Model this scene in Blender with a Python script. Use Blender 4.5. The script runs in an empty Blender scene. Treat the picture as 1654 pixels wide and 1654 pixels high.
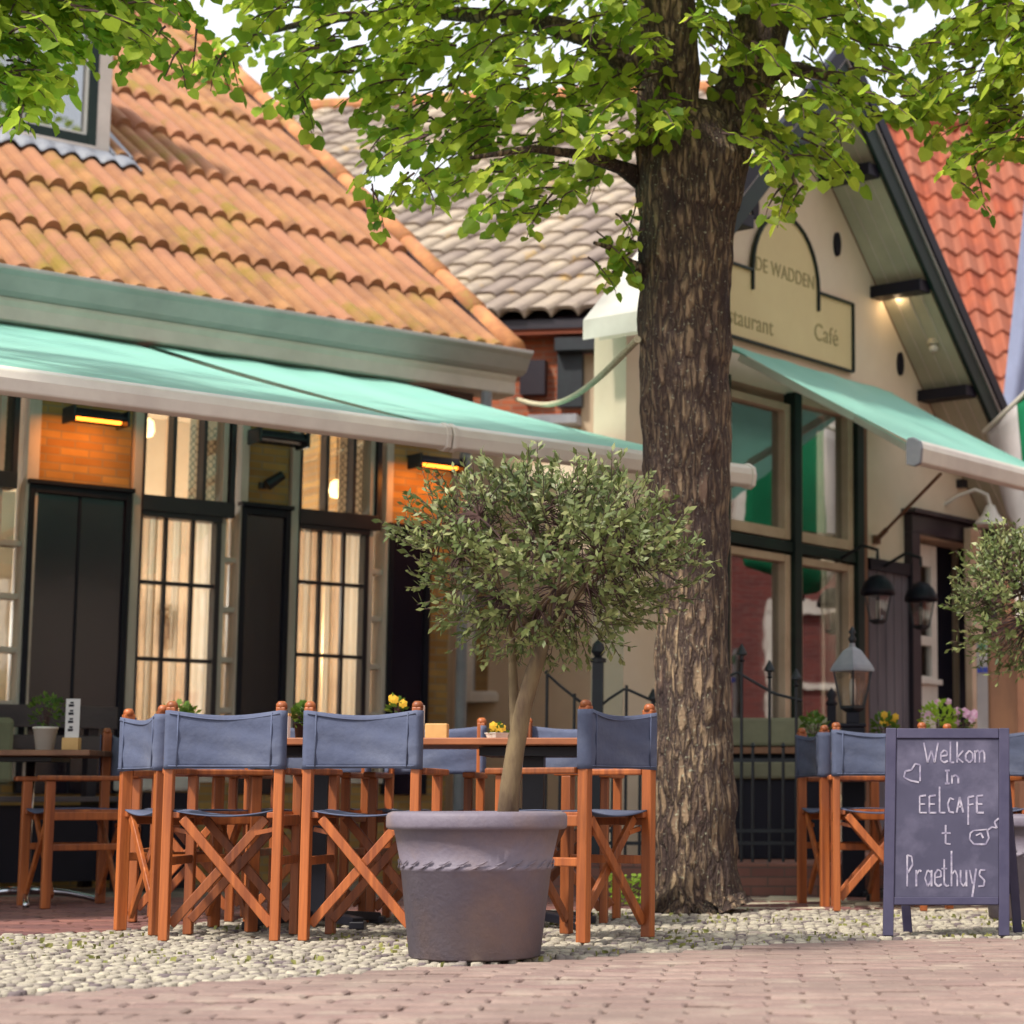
import bpy, math, random
from mathutils import Vector, Matrix, noise
random.seed(7)
PI = math.pi
SC = bpy.context.scene
COL = SC.collection

# ------------------------------------------------------------------ camera
F = 3445.0; PX, PY = 1240.0, 827.0; H = 0.5
TH = math.atan(468 / F); CT, ST = math.cos(TH), math.sin(TH)
cam = bpy.data.cameras.new('camera')
camo = bpy.data.objects.new('camera', cam); COL.objects.link(camo)
camo.location = (0, 0, H); camo.rotation_euler = (PI / 2 + TH, 0, 0)
cam.sensor_width = 36; cam.lens = 36 * F / 1654
cam.shift_x = (827 - PX) / 1654
cam.clip_start = 0.05; cam.clip_end = 2000
cam.dof.use_dof = True; cam.dof.focus_distance = 7.6; cam.dof.aperture_fstop = 3.4
SC.camera = camo

# ------------------------------------------------------------------ light
SUN_EL, SUN_AZ = math.radians(52), math.radians(222)      # azimuth clockwise from +Y, towards the sun
w = bpy.data.worlds.new('World'); SC.world = w; w.use_nodes = True
nt = w.node_tree; nt.nodes.clear()
out = nt.nodes.new('ShaderNodeOutputWorld'); bg = nt.nodes.new('ShaderNodeBackground')
sky = nt.nodes.new('ShaderNodeTexSky'); sky.sky_type = 'NISHITA'; sky.sun_disc = False
sky.sun_elevation = SUN_EL; sky.sun_rotation = SUN_AZ; sky.dust_density = 4; sky.air_density = 1.2
mx = nt.nodes.new('ShaderNodeMix'); mx.data_type = 'RGBA'
mx.inputs[0].default_value = 0.62; mx.inputs[7].default_value = (11.5, 11.7, 12.4, 1)   # thin bright cloud over the sky
nt.links.new(sky.outputs[0], mx.inputs[6]); nt.links.new(mx.outputs[2], bg.inputs[0])
bg.inputs[1].default_value = 0.10
nt.links.new(bg.outputs[0], out.inputs[0])
sl = bpy.data.lights.new('sun', 'SUN'); sl.energy = 3.5; sl.angle = math.radians(5); sl.color = (1.0, 0.93, 0.82)
so = bpy.data.objects.new('sun', sl); COL.objects.link(so)
sd = Vector((math.sin(SUN_AZ) * math.cos(SUN_EL), math.cos(SUN_AZ) * math.cos(SUN_EL), math.sin(SUN_EL)))
so.rotation_euler = sd.to_track_quat('Z', 'Y').to_euler()
SC.view_settings.view_transform = 'Standard'; SC.view_settings.look = 'None'
SC.view_settings.exposure = 0.5; SC.view_settings.gamma = 1.0

# ------------------------------------------------------------------ helpers
def ray(x, y):
    a = (x - PX) / F; b = (PY - y) / F
    return Vector((a, CT - b * ST, ST + b * CT))
def atY(x, y, Y):
    r = ray(x, y); t = Y / r.y
    return Vector((r.x * t, Y, H + r.z * t))
def gnd(x, y, z=0.0):
    r = ray(x, y); t = (z - H) / r.z
    return Vector((r.x * t, r.y * t, z))
class Frame:
    def __init__(S, x, Y, az):
        a = math.radians(az)
        S.U = Vector((math.sin(a), math.cos(a), 0)); S.N = Vector((math.cos(a), -math.sin(a), 0)); S.Z = Vector((0, 0, 1))
        r = ray(x, 1295); S.O = Vector((r.x / r.y * Y, Y, 0))
    def un(S, x, y, w=0.0):
        r = ray(x, y); o = Vector((0, 0, H)); t = (S.O + S.N * w - o).dot(S.N) / r.dot(S.N)
        p = o + r * t
        return (p - S.O).dot(S.U), p.z
    def P(S, u, w, z): return S.O + S.U * u + S.N * w + Vector((0, 0, z))
    def px(S, x, y, w=0.0):
        u, z = S.un(x, y, w); return S.P(u, w, z)

BASE = {}
class MB:
    def __init__(S): S.v = []; S.f = []; S.t = []; S.m = []; S.tt = 0.5; S.mi = 0; S.sm = []; S.smooth = False
    def add(S, vs, fs, tint=None):
        n = len(S.v); S.v += [tuple(p) for p in vs]
        t = S.tt if tint is None else tint
        for f in fs:
            S.f.append(tuple(i + n for i in f)); S.t.append(t); S.m.append(S.mi); S.sm.append(S.smooth)
    def hexa(S, c, tint=None):   # 8 corners: 0-3 bottom ccw, 4-7 top
        S.add(c, [(0, 3, 2, 1), (4, 5, 6, 7), (0, 1, 5, 4), (1, 2, 6, 5), (2, 3, 7, 6), (3, 0, 4, 7)], tint)
    def box(S, c, s, R=None, tint=None):
        c = Vector(c); q = []
        for z in (-.5, .5):
            for x, y in ((-.5, -.5), (.5, -.5), (.5, .5), (-.5, .5)):
                p = Vector((x * s[0], y * s[1], z * s[2]))
                q.append(c + (R @ p if R is not None else p))
        S.hexa(q, tint)
    def fb(S, fr, u0, u1, w0, w1, z0, z1, tint=None):
        if u1 < u0: u0, u1 = u1, u0
        if w1 < w0: w0, w1 = w1, w0
        if z1 < z0: z0, z1 = z1, z0
        S.hexa([fr.P(u0, w1, z0), fr.P(u1, w1, z0), fr.P(u1, w0, z0), fr.P(u0, w0, z0),
                fr.P(u0, w1, z1), fr.P(u1, w1, z1), fr.P(u1, w0, z1), fr.P(u0, w0, z1)], tint)
    def bar(S, p0, p1, a, b, up=(0, 0, 1), tint=None):
        p0 = Vector(p0); p1 = Vector(p1); d = (p1 - p0).normalized(); up = Vector(up)
        if abs(d.dot(up)) > .98: up = Vector((0, 1, 0))
        s = d.cross(up).normalized() * a / 2; t = s.cross(d).normalized() * b / 2
        S.hexa([p0 - s - t, p0 + s - t, p0 + s + t, p0 - s + t, p1 - s - t, p1 + s - t, p1 + s + t, p1 - s + t], tint)
    def tube(S, pts, r, n=8, caps=True, tint=None, nz=0.0):
        pts = [Vector(p) for p in pts]; rs = r if isinstance(r, (list, tuple)) else [r] * len(pts)
        base = []; pu = None
        for i, p in enumerate(pts):
            d = (pts[min(i + 1, len(pts) - 1)] - pts[max(i - 1, 0)]).normalized()
            if pu is None: pu = d.orthogonal().normalized()
            pu = (pu - d * pu.dot(d)).normalized(); q = d.cross(pu)
            for k in range(n):
                a = 2 * PI * k / n; rr = rs[i]
                o = (pu * math.cos(a) + q * math.sin(a))
                if nz: q0_ = p + o * rr; rr *= 1 + nz * .8 * noise.noise(q0_ * 7) + nz * .5 * noise.noise(Vector((math.cos(a) * 6, math.sin(a) * 6, p.z * 1.3))) + nz * .5 * noise.noise(Vector((q0_.x * 34, q0_.y * 34, q0_.z * 9)))
                base.append(p + o * rr)
        fs = []
        for i in range(len(pts) - 1):
            for k in range(n):
                a = i * n + k; b = i * n + (k + 1) % n
                fs.append((a, b, b + n, a + n))
        if caps:
            fs.append(tuple(range(n))[::-1]); fs.append(tuple((len(pts) - 1) * n + k for k in range(n)))
        S.add(base, fs, tint)
    def lathe(S, c, prof, n=24, axis=None, tint=None, cap=False):
        c = Vector(c); vs = []
        for r, z in prof:
            for k in range(n):
                a = 2 * PI * k / n; vs.append(c + Vector((r * math.cos(a), r * math.sin(a), z)))
        fs = []
        for i in range(len(prof) - 1):
            for k in range(n):
                a = i * n + k; b = i * n + (k + 1) % n; fs.append((a, b, b + n, a + n))
        if cap:
            fs.append(tuple(range(n))[::-1]); fs.append(tuple((len(prof) - 1) * n + k for k in range(n)))
        S.add(vs, fs, tint)
    def prism(S, poly, ext, tint=None):
        n = len(poly); e = Vector(ext); p = [Vector(q) for q in poly]
        vs = p + [q + e for q in p]
        fs = [tuple(range(n))[::-1], tuple(range(n, 2 * n))] + [(i, (i + 1) % n, (i + 1) % n + n, i + n) for i in range(n)]
        S.add(vs, fs, tint)
    def sheet(S, grid, thick=0.0, tint=None):   # grid[i][j] points
        n = len(grid); m = len(grid[0]); vs = [p for r in grid for p in r]
        S.add(vs, [(i * m + j, i * m + j + 1, (i + 1) * m + j + 1, (i + 1) * m + j) for i in range(n - 1) for j in range(m - 1)], tint)
    def build(S, name, mats, parent=None, loc=None, bevel=0.0, solid=0.0, sub=0, **tags):
        me = bpy.data.meshes.new(name)
        if parent is not None: base = BASE[parent.name]
        elif loc is not None: base = Vector(loc)
        else: base = Vector((0, 0, 0))
        me.from_pydata([(p[0] - base.x, p[1] - base.y, p[2] - base.z) for p in S.v], [], S.f)
        if not isinstance(mats, (list, tuple)): mats = [mats]
        for m in mats: me.materials.append(m)
        me.polygons.foreach_set('material_index', S.m)
        me.polygons.foreach_set('use_smooth', S.sm)
        at = me.attributes.new('tint', 'FLOAT', 'FACE'); at.data.foreach_set('value', S.t)
        me.update()
        o = bpy.data.objects.new(name, me); COL.objects.link(o)
        if parent is not None: o.parent = parent
        else: o.location = base
        BASE[o.name] = base
        if bevel:
            b = o.modifiers.new('bevel', 'BEVEL'); b.width = bevel; b.segments = 2; b.limit_method = 'ANGLE'; b.harden_normals = False
        if solid:
            b = o.modifiers.new('solid', 'SOLIDIFY'); b.thickness = solid; b.offset = 0
        if sub:
            b = o.modifiers.new('sub', 'SUBSURF'); b.levels = sub; b.render_levels = sub
        for k, v in tags.items(): o[k] = v
        return o
def thing(name, loc, label, cat, group=None):
    o = bpy.data.objects.new(name, None); COL.objects.link(o); o.location = loc; o.empty_display_size = .2
    BASE[o.name] = Vector(loc); o['label'] = label; o['category'] = cat
    if group: o['group'] = group
    return o
def dup(root, loc, rz, label, group=None):
    def cp(o, par):
        c = o.copy(); COL.objects.link(c); c.parent = par
        for ch in kids[o.name]: cp(ch, c)
        return c
    kids = {}
    def walk(o):
        kids[o.name] = list(o.children)
        for ch in o.children: walk(ch)
    walk(root)
    c = cp(root, None); c.location = loc; c.rotation_euler = (0, 0, rz); c['label'] = label
    if group: c['group'] = group
    return c

# ------------------------------------------------------------------ materials
def lin(c):
    return tuple(((x / 255) / 12.92 if x / 255 <= .04045 else ((x / 255 + .055) / 1.055) ** 2.4) for x in c)
def mat(name, c1, c2=None, rough=.7, scale=6, tint=None, tamt=.5, bump=0.0, bscale=40, metal=0, stretch=(1, 1, 1), spec=.5,
        trans=0, emit=None, es=0, ramp=(.35, .65), c3=None, s3=2, r3=(.55, .7), coat=0, dirt=0.0, bdist=.01):
    m = bpy.data.materials.new(name); m.use_nodes = True; n = m.node_tree; N = n.nodes; Lk = n.links; N.clear()
    o = N.new('ShaderNodeOutputMaterial'); p = N.new('ShaderNodeBsdfPrincipled')
    tc = N.new('ShaderNodeTexCoord'); mp = N.new('ShaderNodeMapping'); mp.inputs['Scale'].default_value = stretch
    Lk.new(tc.outputs['Object'], mp.inputs[0])
    def nz(sc, det=5):
        t = N.new('ShaderNodeTexNoise'); t.inputs['Scale'].default_value = sc; t.inputs['Detail'].default_value = det; t.inputs['Roughness'].default_value = .6
        Lk.new(mp.outputs[0], t.inputs[0]); return t
    def rp(src, a, b):
        r = N.new('ShaderNodeMapRange'); r.inputs[1].default_value = a; r.inputs[2].default_value = b; Lk.new(src, r.inputs[0]); return r.outputs[0]
    def mixc(fac, a, b):
        x = N.new('ShaderNodeMix'); x.data_type = 'RGBA'
        if isinstance(fac, float): x.inputs[0].default_value = fac
        else: Lk.new(fac, x.inputs[0])
        for i, q in ((6, a), (7, b)):
            if isinstance(q, tuple): x.inputs[i].default_value = (*q[:3], 1)
            else: Lk.new(q, x.inputs[i])
        return x.outputs[2]
    c2 = c2 or tuple(v * .8 for v in c1)
    col = mixc(rp(nz(scale).outputs[0], *ramp), c1, c2)
    if tint is not None:
        at = N.new('ShaderNodeAttribute'); at.attribute_name = 'tint'
        f = N.new('ShaderNodeMath'); f.operation = 'MULTIPLY'; f.inputs[1].default_value = tamt; Lk.new(at.outputs['Fac'], f.inputs[0])
        col = mixc(f.outputs[0], col, tint)
    if c3 is not None:
        col = mixc(rp(nz(s3, 6).outputs[0], *r3), col, c3)
    if dirt:
        t = nz(1.3, 8); col = mixc(rp(t.outputs[0], .45, .75), col, tuple(v * (1 - dirt) for v in c1))
    Lk.new(col, p.inputs['Base Color'])
    p.inputs['Roughness'].default_value = rough; p.inputs['Metallic'].default_value = metal
    p.inputs['Specular IOR Level'].default_value = spec
    if coat: p.inputs['Coat Weight'].default_value = coat; p.inputs['Coat Roughness'].default_value = .15
    if bump:
        b = N.new('ShaderNodeBump'); b.inputs['Strength'].default_value = bump; b.inputs['Distance'].default_value = bdist
        Lk.new(nz(bscale, 8).outputs[0], b.inputs['Height']); Lk.new(b.outputs[0], p.inputs['Normal'])
    if emit: p.inputs['Emission Color'].default_value = (*emit, 1); p.inputs['Emission Strength'].default_value = es
    last = p.outputs[0]
    if trans:
        t = N.new('ShaderNodeBsdfTranslucent'); Lk.new(col, t.inputs[0]); ms = N.new('ShaderNodeMixShader'); ms.inputs[0].default_value = trans
        Lk.new(last, ms.inputs[1]); Lk.new(t.outputs[0], ms.inputs[2]); last = ms.outputs[0]
    Lk.new(last, o.inputs[0]); return m
def glassmat(name, refl, tintc=(.9, .95, .95)):
    m = bpy.data.materials.new(name); m.use_nodes = True; n = m.node_tree; N = n.nodes; N.clear()
    o = N.new('ShaderNodeOutputMaterial'); t = N.new('ShaderNodeBsdfTransparent'); t.inputs[0].default_value = (*tintc, 1)
    g = N.new('ShaderNodeBsdfGlossy'); g.inputs['Roughness'].default_value = .02
    tc = N.new('ShaderNodeTexCoord'); nz = N.new('ShaderNodeTexNoise'); nz.inputs['Scale'].default_value = 3.5; b = N.new('ShaderNodeBump')
    b.inputs['Strength'].default_value = .03; b.inputs['Distance'].default_value = .02
    n.links.new(tc.outputs['Object'], nz.inputs[0]); n.links.new(nz.outputs[0], b.inputs['Height']); n.links.new(b.outputs[0], g.inputs['Normal'])
    x = N.new('ShaderNodeMixShader'); x.inputs[0].default_value = refl
    n.links.new(t.outputs[0], x.inputs[1]); n.links.new(g.outputs[0], x.inputs[2]); n.links.new(x.outputs[0], o.inputs[0]); return m
def brickmat(name, c1, c2, mortar, sx=.18, sz=.05, fr=None, rough=.85):
    m = bpy.data.materials.new(name); m.use_nodes = True; n = m.node_tree; N = n.nodes; Lk = n.links; N.clear()
    o = N.new('ShaderNodeOutputMaterial'); p = N.new('ShaderNodeBsdfPrincipled'); p.inputs['Roughness'].default_value = rough
    tc = N.new('ShaderNodeTexCoord'); sp = N.new('ShaderNodeSeparateXYZ'); cb = N.new('ShaderNodeCombineXYZ')
    Lk.new(tc.outputs['Object'], sp.inputs[0])
    # u = along the facade
    a = N.new('ShaderNodeMath'); a.operation = 'MULTIPLY'; a.inputs[1].default_value = fr.U.x
    b = N.new('ShaderNodeMath'); b.operation = 'MULTIPLY_ADD'; b.inputs[1].default_value = fr.U.y
    Lk.new(sp.outputs[0], a.inputs[0]); Lk.new(sp.outputs[1], b.inputs[0]); Lk.new(a.outputs[0], b.inputs[2])
    Lk.new(b.outputs[0], cb.inputs[0]); Lk.new(sp.outputs[2], cb.inputs[1])
    br = N.new('ShaderNodeTexBrick'); br.inputs['Scale'].default_value = 1; br.inputs['Brick Width'].default_value = sx; br.inputs['Row Height'].default_value = sz
    br.inputs['Mortar Size'].default_value = .005; br.inputs['Color1'].default_value = (*c1, 1); br.inputs['Color2'].default_value = (*c2, 1); br.inputs['Mortar'].default_value = (*mortar, 1)
    br.inputs['Mortar Smooth'].default_value = .2; br.inputs['Bias'].default_value = 0
    Lk.new(cb.outputs[0], br.inputs[0])
    nz = N.new('ShaderNodeTexNoise'); nz.inputs['Scale'].default_value = 5; nz.inputs['Detail'].default_value = 8; Lk.new(tc.outputs['Object'], nz.inputs[0])
    mr = N.new('ShaderNodeMapRange'); mr.inputs[3].default_value = .6; mr.inputs[4].default_value = 1.3; Lk.new(nz.outputs[0], mr.inputs[0])
    mm = N.new('ShaderNodeMix'); mm.data_type = 'RGBA'; mm.blend_type = 'MULTIPLY'; mm.inputs[0].default_value = 1
    Lk.new(br.outputs[0], mm.inputs[6]); Lk.new(mr.outputs[0], mm.inputs[7]); Lk.new(mm.outputs[2], p.inputs['Base Color'])
    bp = N.new('ShaderNodeBump'); bp.inputs['Strength'].default_value = .6; bp.inputs['Distance'].default_value = .006; bp.invert = True
    Lk.new(br.outputs['Fac'], bp.inputs['Height']); Lk.new(bp.outputs[0], p.inputs['Normal']); Lk.new(p.outputs[0], o.inputs[0]); return m

def bark_material():
    m = mat('lime_bark', lin((164, 140, 110)), lin((108, 86, 72)), .92, 9, stretch=(1, 1, .4), c3=lin((58, 44, 46)), s3=5, r3=(.53, .66))
    n = m.node_tree; N = n.nodes; Lk = n.links; p = [x for x in N if x.type == 'BSDF_PRINCIPLED'][0]
    tc = N.new('ShaderNodeTexCoord'); mp = N.new('ShaderNodeMapping'); mp.inputs['Scale'].default_value = (26, 26, 5.5); Lk.new(tc.outputs['Object'], mp.inputs[0])
    wn = N.new('ShaderNodeTexNoise'); wn.inputs['Scale'].default_value = 1.4; wn.inputs['Detail'].default_value = 6; Lk.new(mp.outputs[0], wn.inputs[0])
    ad = N.new('ShaderNodeVectorMath'); ad.operation = 'MULTIPLY_ADD'; ad.inputs[1].default_value = (1.6, 1.6, 1.6); Lk.new(wn.outputs['Color'], ad.inputs[0]); Lk.new(mp.outputs[0], ad.inputs[2])
    vo = N.new('ShaderNodeTexVoronoi'); vo.feature = 'DISTANCE_TO_EDGE'; vo.inputs['Scale'].default_value = 1.0; Lk.new(ad.outputs[0], vo.inputs['Vector'])
    cr = N.new('ShaderNodeMapRange'); cr.inputs[1].default_value = 0; cr.inputs[2].default_value = .28; Lk.new(vo.outputs[0], cr.inputs[0])
    fn = N.new('ShaderNodeTexNoise'); fn.inputs['Scale'].default_value = 60; fn.inputs['Detail'].default_value = 8; Lk.new(tc.outputs['Object'], fn.inputs[0])
    mx_ = N.new('ShaderNodeMix'); mx_.data_type = 'RGBA'; mx_.inputs[6].default_value = (*lin((68, 52, 50)), 1)
    old = p.inputs['Base Color'].links[0].from_socket; Lk.new(cr.outputs[0], mx_.inputs[0]); Lk.new(old, mx_.inputs[7])
    li_ = N.new('ShaderNodeMix'); li_.data_type = 'RGBA'; li_.inputs[7].default_value = (*lin((168, 166, 142)), 1)
    lr = N.new('ShaderNodeMapRange'); lr.inputs[1].default_value = .62; lr.inputs[2].default_value = .7; Lk.new(fn.outputs[0], lr.inputs[0]); Lk.new(lr.outputs[0], li_.inputs[0]); Lk.new(mx_.outputs[2], li_.inputs[6])
    Lk.new(li_.outputs[2], p.inputs['Base Color'])
    hm = N.new('ShaderNodeMath'); hm.operation = 'MULTIPLY_ADD'; hm.inputs[1].default_value = .35; Lk.new(fn.outputs[0], hm.inputs[0]); Lk.new(cr.outputs[0], hm.inputs[2])
    b = N.new('ShaderNodeBump'); b.inputs['Strength'].default_value = 1; b.inputs['Distance'].default_value = .022; Lk.new(hm.outputs[0], b.inputs['Height']); Lk.new(b.outputs[0], p.inputs['Normal'])
    return m
M = {}
M['wood'] = mat('orange_wood', lin((192, 108, 52)), lin((120, 58, 30)), .45, 34, stretch=(1, 1, .05), bump=.2, bscale=60, coat=.1, c3=lin((92, 42, 28)), s3=5, r3=(.54, .72), ramp=(.3, .75))
def vary(m, amt):
    n = m.node_tree; N = n.nodes; p = [x for x in N if x.type == 'BSDF_PRINCIPLED'][0]; oi = N.new('ShaderNodeObjectInfo')
    mr = N.new('ShaderNodeMapRange'); mr.inputs[3].default_value = 1 - amt; mr.inputs[4].default_value = 1 + amt * .5; n.links.new(oi.outputs['Random'], mr.inputs[0])
    x = N.new('ShaderNodeMix'); x.data_type = 'RGBA'; x.blend_type = 'MULTIPLY'; x.inputs[0].default_value = 1
    n.links.new(p.inputs['Base Color'].links[0].from_socket, x.inputs[6]); n.links.new(mr.outputs[0], x.inputs[7]); n.links.new(x.outputs[2], p.inputs['Base Color'])
vary(M['wood'], .35)
M['canvas'] = mat('blue_grey_canvas', lin((90, 98, 124)), lin((74, 82, 108)), .85, 5, bump=.5, bscale=14, bdist=.012, c3=lin((112, 118, 138)), s3=5, r3=(.5, .8))
M['tablewood'] = mat('table_wood', lin((176, 108, 68)), lin((130, 76, 48)), .5, 8, stretch=(.3, 1, 1))
M['black'] = mat('black_paint', lin((26, 26, 38)), lin((18, 18, 28)), .4, 8)
M['iron'] = mat('dark_iron', lin((30, 38, 44)), lin((22, 26, 34)), .5, 10)
vary(M['canvas'], .22)
M['chrome'] = mat('chrome', lin((200, 200, 205)), lin((160, 160, 168)), .22, 5, metal=1)
M['leaf'] = mat('lime_leaf', lin((128, 166, 48)), lin((66, 108, 38)), .55, 2.2, tint=lin((214, 226, 84)), tamt=.8, trans=.68, spec=.3)
M['olive'] = mat('olive_leaf', lin((106, 122, 62)), lin((66, 84, 44)), .5, 3, tint=lin((182, 184, 124)), tamt=.75, trans=.25, c3=lin((110, 84, 62)), s3=5, r3=(.62, .7))
M['plant'] = mat('plant_leaf', lin((70, 110, 40)), lin((40, 76, 30)), .5, 9, tint=lin((130, 160, 60)), tamt=.6, trans=.3)
M['bark'] = bark_material()
M['olivebark'] = mat('olive_bark', lin((126, 108, 78)), lin((88, 70, 54)), .9, 14, stretch=(1, 1, .3), bump=.7, bscale=40)
M['twig'] = mat('twig', lin((82, 58, 54)), lin((60, 44, 44)), .9, 10)
M['pot'] = mat('grey_plastic', lin((122, 114, 126)), lin((104, 96, 110)), .6, 5, bump=.25, bscale=60, c3=lin((148, 126, 116)), s3=2.6, r3=(.45, .75))
M['chalk'] = mat('chalkboard', lin((66, 64, 86)), lin((56, 54, 76)), .75, 3, c3=lin((104, 100, 122)), s3=5, r3=(.46, .8))
M['chalkline'] = mat('chalk_line', lin((172, 166, 180)), lin((120, 114, 138)), .9, 40)
M['boardframe'] = mat('board_frame', lin((62, 58, 84)), lin((50, 46, 74)), .5, 10)
M['cottagebrick'] = None
M['white'] = mat('white_paint', lin((226, 222, 212)), lin((204, 198, 188)), .45, 3)
M['mauve'] = mat('weathered_casing', lin((214, 200, 190)), lin((188, 172, 162)), .6, 6, stretch=(1, 1, .3))
M['shutter'] = mat('black_gloss', lin((38, 31, 44)), lin((22, 19, 34)), .22, 3, coat=.6, bump=.45, bscale=5, bdist=.012, stretch=(1, 1, .4))
M['dark'] = mat('dark_frame', lin((44, 36, 44)), lin((32, 27, 38)), .4, 5)
M['rooftile'] = mat('orange_pantile', lin((166, 122, 74)), lin((124, 86, 56)), .9, 3.2, tint=lin((168, 116, 90)), tamt=.8, c3=lin((134, 110, 42)), s3=2.3, r3=(.54, .7), bump=.5, bscale=24)
M['verge'] = mat('verge_tile', lin((196, 134, 84)), lin((150, 96, 66)), .85, 5, c3=lin((168, 146, 70)), s3=5, r3=(.55, .7))
M['paletile'] = mat('pale_pantile', lin((190, 174, 150)), lin((150, 136, 120)), .8, 4, tint=lin((108, 94, 92)), tamt=.75, c3=lin((186, 150, 80)), s3=3, r3=(.62, .74), bump=.3, bscale=30)
M['redtile'] = mat('red_pantile', lin((166, 82, 50)), lin((130, 60, 42)), .85, 4, tint=lin((150, 92, 70)), tamt=.9, bump=.3, bscale=30)
M['gutter'] = mat('grey_green_paint', lin((176, 168, 166)), lin((158, 152, 150)), .5, 3)
M['cornice'] = mat('cornice_paint', lin((214, 202, 192)), lin((196, 184, 174)), .55, 3)
M['frieze'] = mat('frieze_board', lin((112, 88, 82)), lin((92, 72, 70)), .7, 4)
M['cream'] = mat('cream_render', lin((226, 210, 186)), lin((214, 196, 170)), .9, 1.5, bump=.1, bscale=50, dirt=.15)
M['creamdull'] = mat('beige_render', lin((186, 168, 142)), lin((172, 152, 128)), .9, 1.5, bump=.1, bscale=50)
M['soffit'] = mat('soffit_boards', lin((188, 182, 160)), lin((170, 164, 144)), .6, 3)
M['green'] = mat('dark_green_paint', lin((30, 48, 42)), lin((22, 36, 36)), .5, 4, spec=.3)
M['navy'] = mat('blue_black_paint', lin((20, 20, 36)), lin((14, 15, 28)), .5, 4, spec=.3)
M['awning'] = mat('mint_awning', lin((156, 216, 200)), lin((144, 208, 192)), .6, 1.2, trans=.25, bump=.1, bscale=100)
M['awnbar'] = mat('awning_bar', lin((224, 218, 206)), lin((206, 198, 188)), .35, 3)
M['zinc'] = mat('lead_flashing', lin((150, 152, 158)), lin((120, 124, 134)), .5, 4)
M['sign'] = mat('sign_cream', lin((214, 196, 148)), lin((204, 184, 138)), .7, 1.5)
M['letter'] = mat('sign_letter', lin((158, 146, 100)), lin((146, 134, 94)), .7, 9)
M['beigewood'] = mat('beige_window_wood', lin((206, 182, 156)), lin((186, 160, 134)), .55, 4)
M['brownwood'] = mat('brown_wood', lin((140, 98, 70)), lin((112, 76, 56)), .6, 6, stretch=(1, 1, .3))
M['curtain'] = mat('curtain', lin((226, 214, 196)), lin((206, 190, 168)), .9, 5, stretch=(1, 1, .1), trans=.5)
M['tan'] = mat('tan_blind', lin((222, 196, 166)), lin((198, 170, 142)), .9, 3, trans=.5)
M['glassL'] = glassmat('window_glass', .2)
M['glassU'] = glassmat('upper_window_glass', .14)
M['glassR'] = glassmat('dark_window_glass', .42, (.7, .72, .72))
M['lampglass'] = glassmat('lantern_glass', .15, (.95, .95, .92))
M['plank'] = mat('grey_planks', lin((92, 80, 82)), lin((72, 62, 68)), .8, 6, stretch=(.3, .3, 1), bump=.3, bscale=40)
M['greyplank'] = mat('grey_wall_planks', lin((112, 108, 116)), lin((88, 84, 94)), .7, 6, stretch=(1, 1, .2))
M['cushion'] = mat('pale_cushion', lin((196, 190, 182)), lin((176, 170, 164)), .9, 5)
M['greencush'] = mat('olive_cushion', lin((132, 132, 108)), lin((112, 112, 92)), .9, 4)
M['dirtground'] = mat('joint_sand', lin((118, 104, 96)), lin((90, 80, 74)), .95, 5, bump=.5, bscale=60)
M['paver'] = mat('pink_paver', lin((156, 134, 124)), lin((136, 114, 106)), .9, 7, tint=lin((122, 98, 94)), tamt=.7, bump=.8, bscale=40, c3=lin((160, 146, 132)), s3=4, r3=(.52, .75), dirt=.4)
M['paverdark'] = mat('brown_paver', lin((138, 92, 82)), lin((112, 74, 70)), .85, 3, tint=lin((92, 62, 66)), tamt=.7, bump=.4, bscale=50)
M['cobble'] = mat('grey_cobble', lin((184, 176, 156)), lin((150, 142, 128)), .9, 14, tint=lin((104, 92, 94)), tamt=.75, bump=.7, bscale=40)
M['palestone'] = mat('pale_flag', lin((206, 196, 170)), lin((184, 172, 150)), .9, 3, tint=lin((160, 148, 132)), tamt=.6)
M['moss'] = mat('moss', lin((128, 130, 66)), lin((96, 104, 52)), .9, 9, tint=lin((150, 144, 84)), tamt=.7)
M['flagwhite'] = mat('white_cloth', lin((224, 218, 220)), None, .9, 3, trans=.3)
M['flaggreen'] = mat('green_cloth', lin((24, 150, 104)), None, .9, 3, trans=.3)
M['banner'] = mat('blue_grey_cloth', lin((150, 160, 192)), None, .9, 3, trans=.2)
M['glow'] = mat('heater_glow', lin((255, 120, 30)), None, .5, 3, emit=(1, .22, .02), es=5, )
M['bulb'] = mat('bulb', lin((255, 235, 180)), None, .5, 3, emit=(1, .62, .28), es=3)
M['pink'] = mat('pink_flower', lin((226, 160, 196)), None, .8, 20, tint=lin((240, 210, 225)), tamt=.8)
M['yellow'] = mat('yellow_flower', lin((226, 180, 50)), None, .8, 20)
M['lime'] = mat('bright_leaf', lin((160, 196, 50)), lin((120, 164, 40)), .6, 9, tint=lin((190, 214, 90)), tamt=.7, trans=.3)
M['rope'] = mat('cream_rope', lin((210, 200, 168)), lin((160, 150, 122)), .9, 60)
M['lightwood'] = mat('light_wood', lin((214, 172, 110)), lin((196, 152, 92)), .6, 8)
M['paper'] = mat('menu_paper', lin((226, 222, 220)), None, .7, 3)
M['terracotta'] = mat('terracotta', lin((176, 92, 66)), None, .8, 5)
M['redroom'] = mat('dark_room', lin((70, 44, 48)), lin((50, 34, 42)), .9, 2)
M['skin'] = None

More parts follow.
